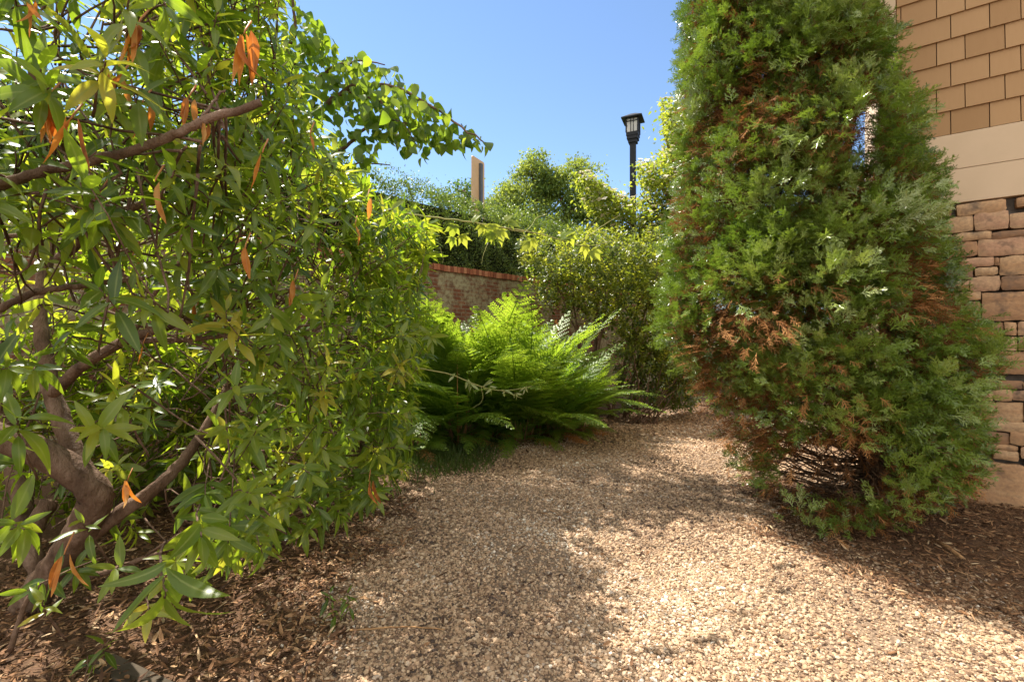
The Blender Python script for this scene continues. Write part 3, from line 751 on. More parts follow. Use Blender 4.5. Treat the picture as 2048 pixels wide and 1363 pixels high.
for k in range(4):
    dd = A_ * math.cos(k * math.pi / 2) + B_ * math.sin(k * math.pi / 2) + up * .25
    scatter_leaves(fl, [leaf_t(heart, .15, .15, 3)], c0, dd, up, np.full(len(c0), .075), rng.uniform(0, 1, len(c0)))
fl.build('flowers', M['bract'], kt)

# ------------------------------------------------------------------ glossy evergreen shrub against the wall
gsb = empty('evergreen_shrub', (1.75, 8.7, 0), 'dense glossy evergreen shrub filling the corner behind the ferns', 'shrub')
tk = Acc()
gpoly = [(1035, 500), (1072, 468), (1118, 485), (1180, 452), (1240, 462), (1360, 465), (1400, 560), (1400, 790), (1330, 775), (1270, 700), (1200, 640), (1140, 620), (1090, 600), (1058, 560)]
tips = []; tdir = []
for k in range(9):
    bx = np.array([random.uniform(1.3, 2.3), random.uniform(8.5, 8.9), 0])
    px, py = random.uniform(1070, 1360), random.uniform(480, 600)
    tp = P(px, py, random.uniform(8.4, 9.3))
    limb(tk, [bx, bx * .6 + tp * .4 + [0, 0, -.1], bx * .25 + tp * .75, tp], .035, .008, 6, 6, .02)
tk.build('stems', M['bark'], gsb)
while len(tips) < 2300:
    px, py = random.uniform(1030, 1410), random.uniform(450, 790)
    if not inpoly(px + random.gauss(0, 12), py + random.gauss(4, 16), gpoly): continue
    a_ = (px - CX) / F
    tw = (Y0W * a_ + .083 * Y0W) / (WD[0] - a_ * WD[1]); Yw = Y0W + WD[1] * tw
    Y = random.uniform(8.0, min(9.7, Yw - .15))
    tips.append(P(px, py, Y)); tdir.append([random.gauss(0, .6), -.4 + random.gauss(0, .5), .9])
fa = Acc(); whorls(fa, np.array(tips), np.array(tdir), 11, .095, OVAL, .5, .25, .2, .16, (30, 90))
fa.build('foliage', M['glossy'], gsb)
lowb = empty('low_evergreen_plant', (2.2, 8.0, 0), 'low dark glossy plant at the path edge between fern and conifer', 'plant')
tk = Acc(); tips = []; tdir = []
for (px, py, Y) in [(random.uniform(1235, 1395), random.uniform(690, 815), random.uniform(7.9, 9.0)) for _ in range(260)]:
    t_ = P(px, py, Y)
    if t_[2] < .05: t_[2] = .06
    tips.append(t_); tdir.append([random.gauss(0, .6), -.5, random.gauss(.5, .4)])
for k in range(0, 260, 11):
    limb(tk, [(2.2 + random.uniform(-.3, .3), 8.1, 0), (np.array([2.2, 8.1, 0]) + tips[k]) / 2 + rv(1, .05)[0], tips[k]], .014, .005, 5, 5, .01)
tk.build('stems', M['bark'], lowb)
fa = Acc(); whorls(fa, np.array(tips), np.array(tdir), 9, .13, LA_far, .2, .15, .3); fa.build('foliage', M['glossy'], lowb)

# ------------------------------------------------------------------ ferns
def frond_mesh(name, arch=.55, npair=22, seed=0, wid=.20):
    """unit frond along +Y rising and arching over, pinnae split into leaflets"""
    lr = np.random.default_rng(seed)
    a = Acc(); bend = lr.normal(0, .07)
    def rach(t):
        ang = arch * t * 2.0
        return np.array([bend * t * t, t * (1 - .18 * arch * t), -arch * .42 * t ** 2.2 - .05 * max(0, t - .75) * 4 * arch])
    pts = np.array([rach(t) for t in np.linspace(0, 1, 14)])
    a.tube(pts, np.linspace(.006, .0015, 14), 5, .35)
    for i in range(npair):
        t = .24 + .76 * (i / (npair - 1)) ** .95
        env = math.sin(math.pi * min(1, (.30 + .70 * (1 - (t - .24) / .76) ** .85)) ) if t > .6 else 1
        ln = wid * (1.0 - ((t - .24) / .76) ** 2.2) * (.72 + .28 * min(1, (t - .2) / .2)) + .012
        for sgn in (-1, 1):
            b0 = rach(t); tg = nz(rach(min(1, t + .02)) - rach(t - .02))
            out_ = np.array([sgn, 0, 0])
            d = nz(out_ * .80 + tg * (.52 + .35 * t) + np.array([0, 0, -.10]) + lr.normal(0, .09, 3))
            nrm = nz(np.cross(tg, out_) * (-sgn) if False else np.array([0, -tg[2], tg[1]]) + lr.normal(0, .12, 3))
            side = nz(np.cross(d, nrm))
            nl_ = max(3, int(ln / .0125))
            for j in range(nl_):
                s0 = (j + .6) / nl_
                bb = b0 + d * ln * s0 + np.array([0, 0, -.10 * ln * s0 * s0])
                ll = .030 * (1 - .55 * s0) * (.5 + .5 * min(1, ln / .12)) * lr.uniform(.8, 1.15); wd_ = .0046 * (1 - .3 * s0)
                for s2 in (-1, 1):
                    dd = nz(side * s2 + d * .85 + lr.normal(0, .10, 3)); wv = nz(np.cross(dd, nrm))
                    v = [bb - wv * wd_, bb + wv * wd_, bb + dd * ll * .6 + wv * wd_ * .9 + nrm * .002, bb + dd * ll * .6 - wv * wd_ * .9 + nrm * .002, bb + dd * ll + wv * .002 - nrm * .003, bb + dd * ll - wv * .002 - nrm * .003]
                    a.add(v, [[0, 1, 2, 3], [3, 2, 4, 5]], .35 + .4 * t + lr.normal(0, .08))
    return a
fr_acc = [frond_mesh('frond', ar, 18, k, wd_) for k, (ar, wd_) in enumerate(((.35, .19), (.6, .21), (.85, .20), (.5, .175), (.75, .225), (1.0, .19)))]
fr_obj = [a.build('frond', M['fern']) for a in fr_acc]
fr_obj.append(frond_mesh('frond', 1.1, 14, 9, .15).build('frond', M['dead']))
from mathutils import Matrix
def fern(loc, fronds, label, spikes=0):
    root = empty('fern', loc, label, 'fern', 'ferns in the bed below the brick wall')
    cr = Acc()
    for (hd_, el, L, k, rol) in fronds + [(random.uniform(100, 260), random.uniform(4, 20), random.uniform(.6, .9), 6, 10) for _ in range(2)]:
        src = fr_obj[k]
        o = src.copy(); col.objects.link(o); o.parent = root; o.matrix_parent_inverse = Matrix()
        yv = Vector((math.sin(R(hd_)) * math.cos(R(el)), math.cos(R(hd_)) * math.cos(R(el)), math.sin(R(el))))
        xv = yv.cross(Vector((0, 0, 1))).normalized(); zv = xv.cross(yv)
        mt = Matrix((xv, yv, zv)).transposed().to_4x4() @ Matrix.Rotation(R(rol), 4, 'Y')
        bp_ = Vector((random.uniform(-.09, .09), random.uniform(-.09, .09), .06))
        o.matrix_local = Matrix.Translation(bp_) @ mt @ Matrix.Scale(L, 4)
    for k in range(26):
        th = random.uniform(0, 6.28); r_ = random.uniform(.02, .14)
        b0 = np.array(loc) + [r_ * math.cos(th), r_ * math.sin(th), 0]
        cr.tube([b0, b0 + [.05 * math.cos(th), .05 * math.sin(th), .18], b0 + [.13 * math.cos(th), .13 * math.sin(th), random.uniform(.3, .5)]], [.007, .006, .004], 5)
    cr.build('stalk_base', M['stipe'], root)
    for k in range(spikes):
        sp = Acc(); th = random.uniform(0, 6.28); hgt = random.uniform(1.1, 1.65)
        b0 = np.array(loc) + [.1 * math.cos(th), .1 * math.sin(th) - .15, 0]; tp = b0 + [.15 * math.cos(th), .15 * math.sin(th), hgt]
        sp.tube([b0, (b0 + tp) / 2, tp], [.006, .005, .004], 5)
        n = 70; f_ = rng.uniform(0, 1, n); pos = tp + np.outer(f_ - .15, [0, 0, .22]) + rv(n, .016) * (1.15 - f_)[:, None]
        scatter_leaves(sp, SMALL, pos, nz(rv(n, .6) + np.array([0, 0, 1.0])), rv(n), rng.uniform(.03, .05, n), rng.uniform(0, 1, n))
        sp.build('fertile_frond', M['spike'], root)
    return root
def auto_fronds(n, L, el=(35, 75), head=(-180, 180)):
    r = []
    for k in range(n):
        h = head[0] + (head[1] - head[0]) * (k + random.random() * .8) / n
        e_ = random.uniform(*el)
        r.append((h, e_, L * random.uniform(.8, 1.1), random.choice([0, 3]) if e_ > 64 else random.choice([1, 2, 4, 5]), random.uniform(-20, 20)))
    return r
FS = [((-1.15, 6.75), 15, 1.9, 'fern at the shrub end of the clump with its tallest frond on the brick', 1, [(215, 76, 2.7, 1, 25), (165, 78, 2.55, 4, -15), (150, 72, 2.3, 3, -35), (60, 80, 2.2, 4, 30), (120, 68, 2.3, 4, -30)]),
      ((-.72, 6.55), 16, 1.75, 'fern with brown fertile spikes second from the shrub end', 2, [(225, 78, 2.3, 3, 40), (120, 76, 2.1, 0, 0)]),
      ((-.32, 6.9), 16, 1.85, 'fern with upright fronds near the middle of the clump', 1, [(140, 74, 2.2, 4, -45), (215, 70, 2.15, 3, 30), (25, 76, 2.2, 4, 0), (150, 77, 2.65, 4, -20), (235, 74, 2.55, 1, 20)]),
      ((.12, 6.6), 17, 1.75, 'wide spreading fern at the front of the clump', 1, [(135, 72, 2.15, 3, -40), (140, 74, 2.1, 4, 10)]),
      ((.42, 7.3), 14, 1.9, 'fern at the back of the clump below the evergreen shrub', 2, [(190, 82, 2.3, 3, 0)]),
      ((.68, 6.85), 14, 1.25, 'fern arching low over the gravel', 0, []),
      ((1.0, 7.4), 13, 1.1, 'fern nearest the low glossy plant', 0, [])]
for (xy, n, L, lab, sp, extra) in FS:
    fern((xy[0], xy[1], 0), auto_fronds(n + 9, L * 1.14, (30, 76)) + auto_fronds(4, L * .58, (16, 34), (90, 270)) + extra, lab, sp)
fern((-1.25, 5.9, 0), auto_fronds(8, .9, (20, 60)), 'small fern sprouting under the laurel in the grass', 0)
for o in fr_obj: bpy.data.objects.remove(o)

# ------------------------------------------------------------------ conifer
cf = empty('conifer_tree', (3.02, 3.95, 0), 'large shaggy arborvitae with rusty dead sprays at the house corner', 'tree')
CYc = 4.0
prof = np.array([  # py, left px, right px
    [-330, 1400, 1700], [-150, 1385, 1700], [0, 1372, 1745], [60, 1366, 1772], [130, 1362, 1780], [170, 1362, 1778], [200, 1362, 1836], [250, 1361, 1842], [285, 1356, 1822], [335, 1350, 1868], [450, 1333, 1870], [540, 1338, 1905], [610, 1318, 1915],
    [690, 1318, 1995], [725, 1362, 2005], [800, 1408, 1945], [900, 1442, 1965], [980, 1492, 1950], [1040, 1560, 1800], [1075, 1600, 1760]], float)
def cprof(py):
    l = np.interp(py, prof[:, 0], prof[:, 1]); r_ = np.interp(py, prof[:, 0], prof[:, 2])
    return (l - CX) / F * CYc, (r_ - CX) / F * CYc
gaps = [[(1708, 225), (1752, 185), (1752, 335), (1712, 345), (1690, 315), (1700, 270)], [(1560, 930), (1610, 890), (1700, 880), (1770, 915), (1775, 995), (1680, 1010), (1580, 1000)], [(1636, -40), (1695, -40), (1665, 42)],
        [(1795, -100), (1850, -100), (1850, 190), (1800, 185)]]
def spray(seed, sub=True):
    """a flat feathery scale-leaf spray: axis, side branchlets, short tips"""
    lr = np.random.default_rng(seed)
    v = []; f = []
    def blade(b, d, ln, w0, w1, tw=0.0):
        i = len(v)
        s_ = nz(np.cross(d, np.array([math.sin(tw), 0, math.cos(tw)])))
        v.extend([b - s_ * w0, b + s_ * w0, b + d * ln + s_ * w1, b + d * ln - s_ * w1])
        f.append([i, i + 1, i + 2, i + 3])
    def curve(t): return np.array([.05 * math.sin(3 * t + seed), t, -.16 * t * t])
    for k in range(3):
        a_, b_ = curve(k / 3), curve((k + 1) / 3)
        blade(a_, nz(b_ - a_), np.linalg.norm(b_ - a_), .020 - .003 * k, .018 - .004 * k)
    for k in range(7):
        t = .10 + .84 * k / 6
        for sgn in (-1, 1):
            if lr.random() < .15: continue
            ln = (.46 * (1 - .75 * t) + .08) * lr.uniform(.75, 1.2)
            an = R(lr.uniform(30, 50)); el = lr.normal(0, .34)
            d = nz(np.array([sgn * math.sin(an), math.cos(an), el]))
            b = curve(t)
            blade(b, d, ln, .019, .011, lr.normal(0, .5))
            if sub:
                for s2 in ((.35, 1), (.35, -1), (.62, 1), (.62, -1), (.85, 1)):
                    if ln < .2 and s2[0] < .6: continue
                    a2 = an * sgn + s2[1] * R(lr.uniform(28, 46))
                    d2 = nz(np.array([math.sin(a2), math.cos(a2), el + lr.normal(0, .3)]))
                    blade(b + d * ln * s2[0], d2, ln * (.5 - .22 * s2[0]) + .03, .017, .009, lr.normal(0, .5))
    return np.array(v), np.array(f), np.zeros(len(v))
SPR = [spray(k) for k in range(6)]
SPL = [spray(k + 20, False) for k in range(4)]
def zpy(py): return CAMZ - (py - CY) / F * CYc
# clump centres over the shell
cl = []; cn = []; off = []
NCL = 1500
while len(cl) < NCL:
    py = random.uniform(-330, 1075); th = random.uniform(-math.pi, math.pi)
    if th > 1.9 or th < -2.4:            # thin the far right back
        if random.random() < .5: continue
    l, r_ = cprof(py); xc = (l + r_) / 2; rx = (r_ - l) / 2; ry = min(rx * .95, .98)
    z = zpy(py)
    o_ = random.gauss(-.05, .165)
    dx, dy = math.cos(th), math.sin(th)
    p_ = np.array([xc + dx * (rx - .12 + o_), CYc + dy * (ry - .12 + o_), z])
    # keep clear of the house
    rel = p_ - Cn
    if rel @ nin > -.12 and rel @ e > -.1: continue
    if p_[2] < .03: continue
    qx, qy = proj(p_)
    if any(inpoly(qx, qy, g) for g in gaps): continue
    if not (np.interp(qy, prof[:, 0], prof[:, 1]) + 14 < qx < np.interp(qy, prof[:, 0], prof[:, 2]) - 24): continue
    cl.append(p_); cn.append(nz(np.array([dx / rx, dy / ry, .12]))); off.append(o_)
cl = np.array(cl); cn = np.array(cn); off = np.array(off)
fa = Acc(); fd = Acc()
ns = 27
idx = np.repeat(np.arange(NCL), ns)
lead = nz(cn * .75 + np.array([0, 0, .55]) + rv(NCL, .35))
tang = nz(np.cross(cn, [0, 0, 1.0])); upv = np.cross(tang, cn)
g1, g2, g3 = rng.normal(0, 1, (3, len(idx)))
pos = cl[idx] + tang[idx] * (g1 * .092)[:, None] + upv[idx] * (g2 * .080)[:, None] + cn[idx] * (g3 * .05)[:, None]
d = nz(lead[idx] + tang[idx] * (g1 * .45)[:, None] + np.array([0, 0, 1.0]) * (g2 * .35)[:, None] + rv(len(idx), .22))
nn = nz(np.array([0, 0, 1.0]) + cn[idx] * .6 + rv(len(idx), .5))
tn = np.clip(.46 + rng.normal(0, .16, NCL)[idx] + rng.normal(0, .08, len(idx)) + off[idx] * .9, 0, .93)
size = rng.uniform(.065, .13, len(idx))
qx, qy = proj(pos)
ok = np.ones(len(idx), bool)
for g in gaps: ok &= ~(inpoly(qx, qy, g) & (rng.uniform(0, 1, len(idx)) < .97))
rel = pos - Cn
ok &= ~((rel @ nin > -.06) & (rel @ e > -.06)); ok &= pos[:, 2] > .02
ok &= (qx > np.interp(qy, prof[:, 0], prof[:, 1]) - rng.exponential(9, len(qx))) & (qx < np.interp(qy, prof[:, 0], prof[:, 2]) + rng.exponential(14, len(qx)))
lowback = (pos[:, 2] < .85) & (pos[:, 1] > 4.0) & (pos[:, 0] < 3.15)
ok &= ~(lowback & (rng.uniform(0, 1, len(idx)) < .85))
# the lower part is thinner and browner
low = np.clip((qy - 830) / 180, 0, 1)
ok &= rng.uniform(0, 1, len(idx)) > low * .35
# rusty clumps
brown_c = np.zeros(NCL, bool)
bpx = [(1530, 240, 40), (1545, 180, 25), (1500, 640, 30), (1515, 680, 35), (1400, 690, 18), (1425, 730, 22), (1450, 780, 20), (1640, 760, 35), (1600, 590, 18), (1485, 565, 18), (1520, 800, 25), (1465, 870, 22), (1540, 860, 25), (1580, 830, 22), (1660, 320, 25), (1690, 260, 25), (1555, 35, 20), (1610, 60, 18), (1720, 125, 14), (1870, 640, 18), (1800, 600, 15), (1500, 280, 20), (1600, 900, 30), (1700, 880, 25)]
cqx, cqy = proj(cl)
near = cl[:, 1] < CYc + .25
for (bx, by, br_) in bpx:
    brown_c |= (np.hypot(cqx - bx, cqy - by) < br_ * 1.15) & near
pb = brown_c[idx] * .9 + low * .12 + .008
isb = rng.uniform(0, 1, len(idx)) < pb
off_t = tn
q = ok & ~isb
big = q
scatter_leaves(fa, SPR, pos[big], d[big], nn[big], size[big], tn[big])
q = ok & isb
dd = d.copy(); dd[:, 2] -= .9
scatter_leaves(fd, SPL, pos[q] + cn[idx][q] * .03, nz(dd[q]), nn[q], size[q] * .95, rng.uniform(.2, 1, q.sum()))
# inside: dead brown sprays
n = 24000
py = rng.uniform(-300, 1050, n); th = rng.uniform(-math.pi, math.pi, n); l, r_ = cprof(py); rx = (r_ - l) / 2; ry = np.minimum(rx * .95, .98)
rho = rng.uniform(.30, .84, n) ** .7
pos = np.stack([(l + r_) / 2 + np.cos(th) * rx * rho, CYc + np.sin(th) * ry * rho, zpy(py)], 1)
rel = pos - Cn; qx, qy = proj(pos)
ok = ~((rel @ nin > -.08) & (rel @ e > -.08)) & (pos[:, 2] > .05)
ok &= (qx > np.interp(qy, prof[:, 0], prof[:, 1]) + 25) & (qx < np.interp(qy, prof[:, 0], prof[:, 2]) - 30)
for g in gaps: ok &= ~(inpoly(qx, qy, g) & (rng.uniform(0, 1, n) < .85))
ok &= ~((pos[:, 2] < .8) & (pos[:, 1] > 3.9) & (rng.uniform(0, 1, n) < .8))
pos = pos[ok]; out_ = np.stack([np.cos(th), np.sin(th), np.zeros(n)], 1)[ok]
scatter_leaves(fd, SPL, pos, nz(out_ + rv(len(pos), .5) + np.array([0, 0, -.2])), rv(len(pos)), rng.uniform(.09, .16, len(pos)), rng.uniform(0, .5, len(pos)))
fa.build('foliage', M['cedar'], cf)
tag(fd.build('dead_foliage', M['cedar_dead'], cf), 'rusty brown dead sprays')
tk = Acc()
tp = limb(tk, [(3.04, 3.95, -.05), (3.03, 3.95, .4), (2.98, 3.97, 1.0), (2.78, 4.0, 1.9), (2.60, 4.0, 2.9), (2.45, 4.02, 4.2), (2.4, 4.05, 5.4)], .135, .03, 12, 8, .012, .06)
t2 = limb(tk, [(2.9, 4.0, 1.6), (2.93, 4.05, 2.3), (2.86, 4.1, 2.75), (2.90, 4.1, 3.2), (2.82, 4.1, 3.7), (2.85, 4.1, 4.5)], .035, .014, 8, 6, .012)
for k in range(170):
    i = random.randrange(4, len(tp) - 4) if k < 120 else random.randrange(3, 12)
    b0 = tp[i]; th = random.uniform(-math.pi, math.pi) if k < 120 else random.uniform(2.2, 4.4)
    ln = random.uniform(.5, .95) if k < 120 else random.uniform(.6, 1.1)
    d_ = np.array([math.cos(th), math.sin(th), 0])
    e1 = b0 + d_ * ln + [0, 0, random.uniform(.0, .35)]
    if ((e1 - Cn) @ nin > -.1) and ((e1 - Cn) @ e > -.1): continue
    ex_, ey_ = proj(e1)
    if ex_ > np.interp(ey_, prof[:, 0], prof[:, 2]) - 60 or ex_ < np.interp(ey_, prof[:, 0], prof[:, 1]) + 20: continue
    pp = limb(tk, [b0, b0 + d_ * ln * .4 + [0, 0, random.uniform(-.06, .05)], e1], random.uniform(.008, .018), .003, 5, 5, .012)
    for j in range(3 if k < 120 else 6):
        q = pp[random.randrange(2, len(pp) - 1)]; d2 = nz(d_ + rv(1, .6)[0]); l2 = random.uniform(.12, .28)
        limb(tk, [q, q + d2 * l2 * .5 + rv(1, .02)[0], q + d2 * l2 + [0, 0, -.03]], .005, .002, 4, 3, .008)
tk.build('trunk', M['cedar_bark'], cf)

# ------------------------------------------------------------------ big laurel
lr_ = empty('laurel_shrub', (-1.75, 2.45, 0), 'huge sprawling cherry laurel with bare lower stems and orange dead leaves', 'shrub')
tk = Acc()
YB = 2.35
def L_(pl, r0, r1, **k): return limb(tk, [P(*q) for q in pl], r0, r1, **k)
br_l = []
br_l.append(L_([(-60, 862, 2.0), (30, 885, 2.05), (120, 925, 2.15), (190, 985, 2.2), (175, 1040, 2.25), (130, 1110, 2.35), (70, 1190, 2.45), (30, 1255, 2.5)], .055, .078, sides=14, amp=.003, n=6))
br_l.append(L_([(185, 985, 2.2), (150, 905, 2.25), (108, 800, 2.3), (90, 700, 2.35), (80, 600, 2.4), (110, 450, 2.5), (140, 300, 2.6)], .045, .02, sides=10))
br_l.append(L_([(140, 1100, 2.3), (220, 1040, 2.3), (310, 975, 2.35), (370, 915, 2.45), (420, 840, 2.55), (470, 740, 2.7)], .04, .018, sides=9))
br_l.append(L_([(105, 785, 2.25), (180, 720, 2.15), (258, 678, 2.1), (360, 645, 2.1), (490, 605, 2.2), (600, 575, 2.3)], .028, .010))
br_l.append(L_([(258, 678, 2.1), (295, 610, 2.1), (335, 545, 2.05)], .013, .007))
br_l.append(L_([(258, 680, 2.1), (360, 680, 2.15), (480, 668, 2.25), (620, 650, 2.4)], .014, .006))
br_l.append(L_([(-60, 650, 1.5), (50, 592, 1.55), (150, 572, 1.6), (290, 556, 1.7)], .013, .008))
br_l.append(L_([(-70, 395, 1.2), (60, 350, 1.22), (180, 322, 1.25), (300, 290, 1.28), (400, 245, 1.3), (522, 205, 1.35)], .0135, .011))
br_l.append(L_([(-60, 475, 1.7), (120, 470, 1.75), (210, 490, 1.8), (335, 518, 1.9)], .010, .005))
br_l.append(L_([(120, 520, 2.3), (200, 450, 2.2), (300, 405, 2.2), (420, 400, 2.3), (560, 380, 2.5)], .025, .010))
br_l.append(L_([(110, 1165, 2.4), (220, 1140, 2.3), (330, 1100, 2.2), (420, 1070, 2.2)], .016, .006))
br_l.append(L_([(20, 1300, 1.9), (60, 1190, 1.9), (110, 1160, 1.95)], .010, .007))
br_l.append(L_([(100, 1000, 2.8), (60, 1080, 2.7), (80, 1160, 2.7), (30, 1240, 2.75)], .045, .05, sides=9))
br_l.append(L_([(60, 1080, 2.8), (20, 900, 2.9), (-20, 700, 3.0)], .05, .035, sides=9))
br_l.append(L_([(220, 640, 2.9), (330, 655, 2.9), (520, 660, 3.0), (700, 640, 3.1)], .015, .006))
br_l.append(L_([(40, 30, 1.4), (60, 120, 1.45), (85, 200, 1.5), (150, 330, 1.9)], .010, .014))
br_l.append(L_([(400, 255, 1.3), (420, 210, 1.32), (450, 180, 1.35)], .005, .003))
allb = np.concatenate(br_l)
mpoly = [(-700, -700), (560, -500), (565, 40), (620, 220), (690, 330), (760, 380), (825, 420), (872, 448), (850, 520), (838, 590), (872, 655), (852, 720), (832, 800), (818, 850), (832, 900), (795, 965), (770, 1000), (640, 1060), (560, 1100), (440, 1150), (330, 1220), (160, 1280), (-700, 1400)]
tips = []; td = []
NV = 60000
x = rng.uniform(-3.9, -.42, NV); y = rng.uniform(.95, 4.9, NV); z = rng.uniform(.08, 3.7, NV)
xlim = np.interp(y, [.9, 2.2, 3.0, 5], [-.92, -.92, -.5, -.5])
pv = np.stack([x, y, z], 1); qx, qy = proj(pv)
edge = np.clip(1 - (xlim - x) / 1.1, 0, 1)
wallf = (pv - W0) @ WB
pr = .07 + .93 * edge ** 1.3 + .45 * (y > 2.9) * (z < 2.6) * (wallf < 2.6) * (qx < 720)
pr *= np.clip(.35 + z / 1.6, .2, 1)
pr *= np.where(y < 1.5, .7, 1) * np.where(z > 1.9, 1.35, 1)
pr *= np.where((z > 1.5) & (y > 2.2) & (x < xlim - .55), .35, 1) * np.where((z > 2.3) & (y > 2.6), .6, 1)
win = inpoly(qx, qy, [(-200, 540), (330, 560), (480, 700), (500, 880), (430, 1000), (330, 1130), (200, 1240), (-200, 1300)])
pr *= np.where(win & (y < 2.6), .15, 1)
pr *= np.where(inpoly(qx, qy, [(-200, 440), (360, 440), (420, 560), (-200, 600)]) & (y < 2.2), .35, 1)
pr *= np.where((qx < -250) | (qy < -300), .35, 1)
wallf = (pv - W0) @ WB
ok = inpoly(qx, qy, mpoly) & (x < xlim + rng.normal(0, .05, NV)) & (rng.uniform(0, 1, NV) < pr * .27) & (wallf > .2)
tips = pv[ok]
NT = len(tips)
cen = np.array([-2.2, 3.0, .9])
td = nz(nz(tips - cen) * .8 + np.array([.25, -.15, .25]) + rv(NT, .45))
fa = Acc()
nearm = tips[:, 1] < 2.5
whorls(fa, tips[nearm], td[nearm], rng.integers(6, 12, nearm.sum()), .135, LA_near, .47, .26, .35)
whorls(fa, tips[~nearm], td[~nearm], rng.integers(8, 13, (~nearm).sum()), .155, LA_far, .5, .22, .35)
print('laurel tips', NT)
# twigs carry the tips back into the bush
bt = Acc()
for i in range(NT):
    tpi = tips[i]; back = -td[i] * random.uniform(.15, .4)
    if random.random() < .55:
        limb(bt, [tpi + back * .7 + [0, 0, -.02], tpi + back * .35, tpi], .0036, .0018, 4, 3, .003, 0); continue
    j = rng.integers(0, len(allb), 30); dist = np.linalg.norm(allb[j] - tpi, axis=1)
    tgt = allb[j[np.argmin(dist)]]
    mid = tpi + back; en = mid + (tgt - mid) * min(1, .45 / max(.1, dist.min())) + [0, 0, -.05]
    limb(bt, [en, mid, tpi], .0045, .0018, 4, 4, .006, 0)
# single sprays that stand out in the foreground
hero = [(330, 1195, .98, (.05, -.1, -.5), 7, .165), (402, 1075, 1.25, (.2, -.3, -.3), 11, .15), (205, 855, 1.25, (.3, -.2, .1), 10, .14), (35, 835, 1.15, (.2, -.2, .3), 9, .125), (240, 800, 1.35, (.1, -.3, .35), 8, .11),
        (470, 770, 1.45, (.2, -.3, .2), 8, .135), (500, 985, 1.6, (.3, -.3, .1), 10, .135), (362, 480, 1.3, (.1, -.3, -.7), 7, .12), (230, 1135, 1.5, (.2, -.4, .2), 5, .12), (165, 1040, 1.5, (.1, -.4, .7), 6, .10),
        (545, 640, 1.7, (.3, -.3, -.7), 9, .13), (600, 620, 1.8, (.3, -.3, -.7), 8, .13), (560, 700, 1.7, (.3, -.3, -.7), 8, .12), (350, 340, 1.25, (.4, -.3, .3), 8, .12), (450, 330, 1.45, (.4, -.3, .4), 9, .13), (330, 20, 1.2, (.3, -.1, -.6), 6, .12),
        (640, 1030, 2.3, (.3, -.4, -.3), 9, .14), (755, 1000, 2.6, (.3, -.4, -.8), 8, .13), (560, 1000, 1.9, (.3, -.3, .0), 9, .13), (620, 950, 1.9, (.3, -.3, -.2), 9, .13), (700, 880, 2.2, (.4, -.3, -.4), 9, .13),
        (85, 1200, 1.3, (.2, -.3, .6), 5, .08), (40, 480, 1.3, (.3, -.2, .2), 6, .11), (75, 620, 1.4, (.0, -.3, -.5), 6, .11), (130, 690, 1.3, (.0, -.3, -.6), 6, .09), (550, 480, 1.6, (.5, -.3, .3), 9, .13), (630, 440, 1.8, (.5, -.2, .5), 9, .14), (690, 400, 2.0, (.5, -.2, .7), 9, .14), (520, 400, 1.6, (.5, -.2, .6), 9, .14)]
ht = np.array([P(a_, b_, c_) for (a_, b_, c_, *_ ) in hero]); hdn = np.array([h[3] for h in hero], float)
whorls(fa, ht, hdn, np.array([h[4] for h in hero]), np.array([h[5] for h in hero]), LA_near, .55, .12, .35, .07, (30, 75))
for tpi, dd in zip(ht, nz(hdn)):
    u_ = np.array([dd[0], dd[1], max(dd[2], -.15)]); u_ = nz(u_ + np.array([.35, -.3, .1]))
    limb(bt, [tpi - u_ * .32 + [0, .06, -.03], tpi - u_ * .15 + [0, .01, .01], tpi - dd * .02, tpi], .0035, .002, 5, 4, .003, 0)
fa.build('foliage', M['laurel'], lr_)
tk.build('trunk', M['bark'], lr_); bt.build('twigs', M['bark'], lr_)
DL = [leaf_t(lambda t: lz(t) * .8, .7, c, 6, tw, .2) for c, tw in ((.2, .6), (.4, -.8), (-.25, .5), (.1, 1.1))]
for (px, py, Y, n_, ln) in [(488, 68, 1.12, 5, .115), (278, 45, 1.15, 4, .10), (142, 238, 1.1, 3, .115), (98, 192, 1.15, 5, .10), (62, -5, 1.1, 3, .08), (243, 150, 1.3, 3, .09), (285, 205, 1.25, 2, .09), (378, 195, 1.3, 3, .085), (408, 240, 1.3, 2, .08), (310, 362, 1.2, 1, .11), (200, 385, 1.3, 1, .08), (525, 305, 1.3, 1, .10),
                            (490, 495, 1.4, 2, .10), (128, 1108, 1.3, 3, .105), (738, 960, 2.5, 2, .16), (265, 510, 1.5, 1, .06), (255, 960, 2.2, 3, .13), (620, 268, 1.5, 1, .05), (395, 610, 1.9, 2, .07), (285, 690, 1.9, 1, .08), (590, 560, 1.9, 2, .1), (735, 395, 2.3, 1, .12), (710, 450, 2.2, 1, .1)]:
    a = Acc(); b0 = P(px, py, Y)
    dd = nz(np.array([0, 0, -1.0]) + rv(n_, .16)); pos = b0 + rng.normal(0, .006, (n_, 3)) * np.array([1.6, 1, .3])
    scatter_leaves(a, DL, pos, dd, nz(rv(n_) * np.array([1, .6, .2]) + np.array([0, -.8, 0])), rng.uniform(.85, 1.1, n_) * ln, rng.uniform(0.1, 1, n_))
    a.tube([b0 + [0, .03, .05], b0 + [0, .005, .012], b0], [.0025, .002, .0018], 5)
    tag(a.build('dead_leaf_cluster', M['dead'], lr_), 'hanging orange dead leaves')

